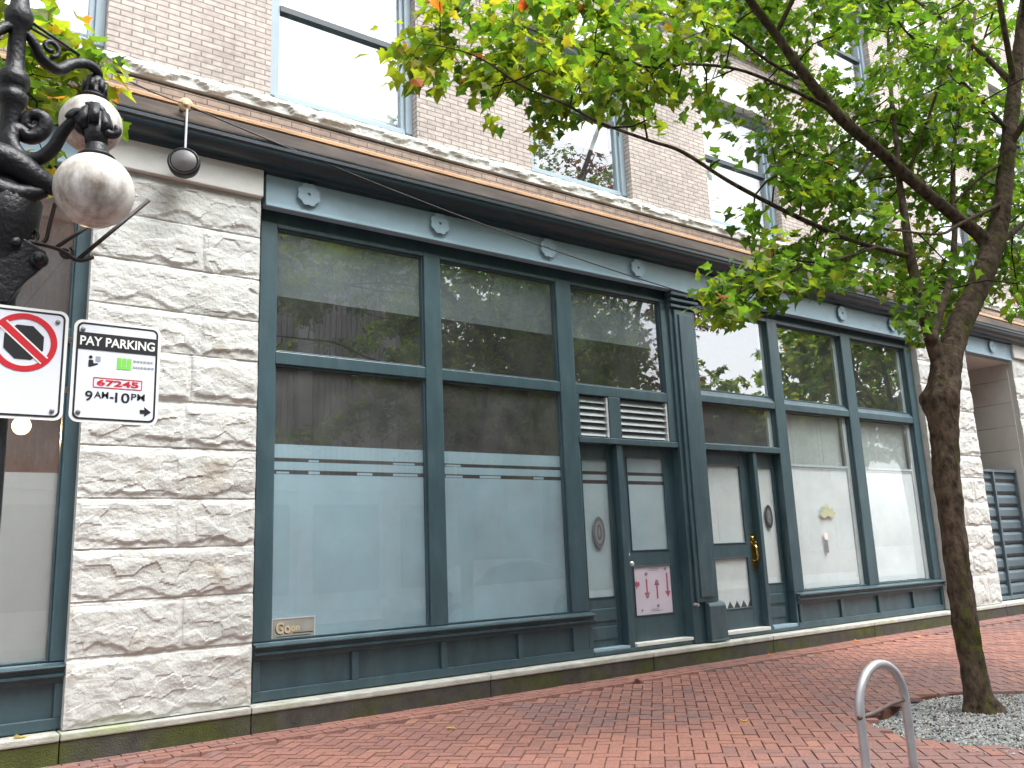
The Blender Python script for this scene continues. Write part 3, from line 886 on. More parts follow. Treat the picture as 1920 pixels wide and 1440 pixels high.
side1 = leaf_frame('sidelight', 6.382, 6.955, .34, 2.664, [(6.46, 6.885, .88, 2.50)])
glazed(side1, 6.46, 6.885, .88, 2.50, .12, M['glass'], M['film_pale'], [(.88, 2.20), (2.245, 2.31), (2.35, 2.50)])
for z0_ in (.62, .42):
    rp = MB(); rp.box(6.47, 6.87, .108, .1195, z0_, z0_ + .14); rp.build('raised_panel', M['teal'], side1, bevel=.005)
d1 = leaf_frame('glazed_door', 7.047, 8.0, .345, 2.664, [(7.185, 7.83, 1.395, 2.54), (7.185, 7.83, .632, 1.222)])
glazed(d1, 7.185, 7.83, 1.395, 2.54, .12, M['glass'], M['film_pale'], [(1.395, 2.20), (2.245, 2.31), (2.35, 2.54)])
glazed(d1, 7.185, 7.83, .632, 1.222, .12, M['glass'], M['blind_white'])
hd = MB(); hd.lathe([(.0, 0), (.022, 0), (.022, .008), (.01, .012), (.01, .04), (.028, .05), (.03, .07), (.018, .085), (0, .088)], (7.115, .12, 1.25), (0, -1, 0), 16)
hd.lathe([(.0, 0), (.02, 0), (.02, .02), (0, .022)], (7.115, .12, 1.36), (0, -1, 0), 16)
hd.build('door_knob', M['alu_edge'], d1, smooth=False)

d2 = leaf_frame('glazed_door', 8.49, 9.476, .35, 2.664, [(8.62, 9.305, 1.44, 2.49), (8.62, 9.305, .60, 1.265)])
glazed(d2, 8.62, 9.305, 1.44, 2.49, .12, M['glass']); glazed(d2, 8.62, 9.305, .60, 1.265, .12, M['glass'])
hp = MB(); hp.box(9.385, 9.445, .108, .119, 1.08, 1.56)
hp.tube([(9.415, .105, 1.20), (9.415, .06, 1.215), (9.415, .045, 1.28), (9.415, .055, 1.38), (9.415, .085, 1.42), (9.415, .108, 1.425)], [.012, .013, .016, .016, .012, .01], 8)
hp.lathe([(0, 0), (.03, 0), (.03, .015), (.02, .022), (0, .024)], (9.415, .107, 1.50), (0, -1, 0), 16); hp.tube([(9.415, .10, 1.44), (9.415, .055, 1.45)], .012, 8)
hp.build('brass_handle', M['brass'], d2)
side2 = leaf_frame('sidelight', 9.552, 10.058, .35, 2.664, [(9.655, 9.995, .88, 2.485)])
glazed(side2, 9.655, 9.995, .88, 2.485, .12, M['glass'], M['blind_white'])
for z0_ in (.62, .44):
    rp = MB(); rp.box(9.66, 9.98, .108, .1195, z0_, z0_ + .13); rp.build('raised_panel', M['teal'], side2, bevel=.005)

# --- rooms behind the glass
rm = MB()
rm.box(2.3, 8.2, 3.4, 3.5, .26, 4.9); rm.box(2.25, 2.3, .45, 3.5, .26, 4.9)
rm.box(2.3, 8.2, .40, 3.4, .20, .259); rm.box(2.3, 8.2, .40, 3.4, 4.88, 4.98)
rm.build('shop_room', M['dark_room'], B)
rm = MB()
rm.box(8.28, 13.95, 2.6, 2.7, .26, 4.9); rm.box(13.95, 14.0, .45, 2.6, .26, 4.9); rm.box(8.2, 8.28, .24, 3.4, .26, 4.88)
rm.box(8.28, 13.95, .40, 2.6, .20, .259); rm.box(8.28, 13.95, .40, 2.6, 4.88, 4.98)
rm.build('pale_room', M['pale_room'], B)
rm = MB()
rm.box(-6, 2.2, 3.2, 3.3, .26, 4.9); rm.box(2.15, 2.2, .45, 3.2, .26, 4.9); rm.box(-6, -5.9, .45, 3.2, .26, 4.9)
rm.box(-6, 2.2, .40, 3.3, .20, .259); rm.box(-6, 2.2, .40, 3.3, 4.88, 4.98)
rm.build('warm_room', M['warm_room'], B)

# --- gated passage at the right
ps = MB()
ps.box(15.62, 17.42, 2.8, 2.9, 0, 5.0); 
ps.build('passage_wall', M['flashing'], B)
ps = MB()
for k in range(10):
    ps.box(17.405, 17.9, .0, 2.8, .26 + k * .46, .26 + (k + 1) * .46 - .008)
ps.box(15.62, 17.405, -.028, 2.8, 4.70, 4.734)
ps.build('passage_stone', M['stone_smooth'], B, bevel=.004)
ps = MB(); ps.box(15.3, 15.615, .4, 2.8, .26, 5.0); ps.build('passage_side', M['terracotta'], B)
G = thing('metal_gate', 'grey blue metal gate of ribbed boards closing the passage', 'gate', (16.5, .2, .26))
g = MB()
z = .33
while z < 2.5:
    g.add([(15.66, .20, z), (17.39, .20, z), (17.39, .165, z + .05), (15.66, .165, z + .05), (15.66, .165, z + .16), (17.39, .165, z + .16), (17.39, .20, z + .21), (15.66, .20, z + .21)],
          [(0, 1, 2, 3), (3, 2, 5, 4), (4, 5, 6, 7)]); z += .23
g.build('ribbed_panel', M['gate'], G)
g = MB()
for x in (15.63, 16.45, 17.35): g.box(x, x + .05, .12, .20, .265, 2.62)
g.box(15.68, 17.35, .125, .20, 2.57, 2.615); g.box(15.68, 17.35, .125, .20, .27, .33)
g.build('gate_frame', M['gate'], G, bevel=.004)
LIMBS = {
  'trunk': [(7.28, -3.78, -0.04, 0.181), (7.26, -3.78, 0.05, 0.147), (7.24, -3.77, 0.2, 0.13), (7.22, -3.76, 0.57, 0.125), (7.21, -3.76, 1.0, 0.126), (7.23, -3.76, 1.44, 0.13), (7.25, -3.76, 1.88, 0.137), (7.3, -3.76, 2.21, 0.143), (7.34, -3.76, 2.49, 0.168), (7.45, -3.75, 2.74, 0.166), (7.61, -3.74, 3.05, 0.165)],
  'R': [(7.6, -3.74, 3.0, 0.16), (7.88, -3.76, 3.33, 0.144), (8.3, -3.8, 3.81, 0.144), (8.67, -3.82, 4.25, 0.15), (8.9, -3.86, 4.68, 0.12), (9.13, -3.92, 5.37, 0.106), (9.41, -3.98, 6.16, 0.098), (9.74, -4.05, 7.02, 0.089), (10.38, -4.1, 8.36, 0.076), (11.15, -4.1, 10.11, 0.055)],
  'L': [(8.61, -3.82, 4.18, 0.117), (8.56, -3.75, 4.37, 0.091), (8.27, -3.68, 4.53, 0.085), (7.92, -3.6, 4.74, 0.081), (7.62, -3.52, 4.95, 0.081), (7.36, -3.46, 5.13, 0.077), (7.05, -3.4, 5.3, 0.079), (6.79, -3.36, 5.49, 0.073), (6.5, -3.32, 5.75, 0.065), (6.21, -3.3, 6.02, 0.057), (5.87, -3.3, 6.25, 0.051), (5.51, -3.3, 6.54, 0.04), (5.07, -3.3, 6.88, 0.028)],
  'M': [(7.49, -3.72, 2.95, 0.106), (7.48, -3.66, 3.31, 0.078), (7.52, -3.6, 3.69, 0.064), (7.56, -3.55, 4.08, 0.061), (7.66, -3.5, 4.49, 0.052), (7.75, -3.45, 4.93, 0.04), (7.9, -3.4, 5.39, 0.032), (8.12, -3.3, 5.98, 0.028), (8.43, -3.2, 6.9, 0.021)],
  'M2': [(7.38, -3.72, 3.13, 0.072), (7.74, -3.66, 3.47, 0.055), (8.13, -3.6, 3.84, 0.047), (8.6, -3.5, 4.46, 0.039), (8.88, -3.42, 5.03, 0.037), (9.24, -3.35, 5.71, 0.033), (9.9, -3.25, 6.69, 0.029), (10.84, -3.15, 8.11, 0.024)],
  'low': [(7.55, -3.55, 4.02, 0.04), (7.2, -3.5, 4.04, 0.032), (6.72, -3.45, 4.07, 0.031), (6.2, -3.4, 4.15, 0.03), (5.79, -3.36, 4.23, 0.027), (5.27, -3.33, 4.34, 0.024), (4.8, -3.3, 4.48, 0.021), (4.47, -3.3, 4.48, 0.018), (4.19, -3.3, 4.48, 0.017), (3.84, -3.32, 4.48, 0.015), (3.56, -3.34, 4.51, 0.015), (3.17, -3.38, 4.5, 0.011), (2.83, -3.42, 4.56, 0.009), (2.59, -3.45, 4.54, 0.007), (2.32, -3.5, 4.46, 0.005)],
  'mid': [(6.97, -3.38, 5.39, 0.036), (6.6, -3.34, 5.46, 0.027), (6.19, -3.3, 5.5, 0.022), (5.61, -3.27, 5.49, 0.019), (4.95, -3.25, 5.33, 0.018), (4.57, -3.25, 5.17, 0.015), (4.14, -3.27, 5.12, 0.012), (3.64, -3.3, 5.04, 0.01), (3.13, -3.35, 4.99, 0.007)],
  'mid2': [(6.16, -3.5, 5.46, 0.026), (5.68, -3.55, 5.44, 0.02), (5.22, -3.6, 5.47, 0.017), (4.72, -3.65, 5.45, 0.015), (4.27, -3.7, 5.52, 0.012)],
  'r1': [(8.95, -3.86, 4.75, 0.038), (7.66, -4.0, 4.21, 0.022), (7.03, -4.1, 3.95, 0.016), (6.0, -4.2, 3.76, 0.01)],
  'r2': [(9.09, -3.9, 5.24, 0.033), (8.71, -3.8, 5.01, 0.022), (8.49, -3.6, 4.75, 0.016)],
  'r3': [(8.63, -3.82, 4.19, 0.048), (9.41, -3.9, 4.66, 0.039), (10.26, -4.0, 5.18, 0.03), (11.8, -4.0, 6.03, 0.023)],
  'r4': [(9.15, -3.92, 5.62, 0.034), (8.02, -4.2, 5.44, 0.023), (7.02, -4.4, 5.35, 0.016), (6.17, -4.5, 5.34, 0.011), (5.66, -4.6, 5.46, 0.008)],
  'v1': [(7.81, -3.5, 4.92, 0.026), (7.84, -3.7, 5.29, 0.021), (7.95, -3.9, 5.8, 0.018), (8.22, -4.1, 6.49, 0.013)],
  'd1': [(7.36, -3.46, 5.1, 0.023), (7.01, -3.4, 4.72, 0.018), (6.78, -3.35, 4.84, 0.012), (6.29, -3.3, 4.87, 0.01)],
  'hang': [(7.05, -3.5, 4.03, 0.02), (6.19, -3.6, 3.72, 0.016), (5.51, -3.65, 3.49, 0.013), (4.91, -3.7, 3.25, 0.01), (4.48, -3.75, 3.06, 0.007)],
  'u1': [(9.41, -3.98, 6.16, 0.05), (9.13, -4.08, 6.95, 0.041), (8.86, -4.19, 7.68, 0.031), (8.58, -4.3, 8.32, 0.021), (8.3, -4.4, 8.9, 0.012)],
  'u2': [(9.74, -4.05, 7.02, 0.05), (9.86, -4.34, 7.57, 0.041), (9.97, -4.62, 8.06, 0.031), (10.08, -4.91, 8.46, 0.021), (10.2, -5.2, 8.8, 0.012)],
  'u3': [(9.41, -3.98, 6.16, 0.05), (9.46, -3.64, 6.83, 0.041), (9.5, -3.29, 7.43, 0.031), (9.55, -2.94, 7.95, 0.021), (9.6, -2.6, 8.4, 0.012)],
  'u4': [(5.87, -3.3, 6.25, 0.035), (6.05, -3.45, 6.94, 0.029), (6.24, -3.6, 7.58, 0.023), (6.42, -3.75, 8.12, 0.016), (6.6, -3.9, 8.6, 0.01)],
  'u5': [(6.21, -3.3, 6.02, 0.035), (6.26, -3.7, 6.52, 0.029), (6.3, -4.1, 6.96, 0.023), (6.35, -4.5, 7.31, 0.016), (6.4, -4.9, 7.6, 0.01)],
  'u6': [(10.38, -4.1, 8.36, 0.05), (10.58, -3.82, 8.33, 0.041), (10.79, -3.55, 8.23, 0.031), (11.0, -3.28, 8.05, 0.021), (11.2, -3.0, 7.8, 0.012)],
  'u7': [(9.13, -3.92, 5.37, 0.05), (9.2, -4.34, 5.88, 0.041), (9.26, -4.76, 6.34, 0.031), (9.33, -5.18, 6.7, 0.021), (9.4, -5.6, 7.0, 0.012)],
  'u8': [(9.74, -4.05, 7.02, 0.045), (9.3, -4.36, 7.37, 0.037), (8.87, -4.68, 7.66, 0.028), (8.44, -4.99, 7.86, 0.02), (8.0, -5.3, 8.0, 0.012)],
}
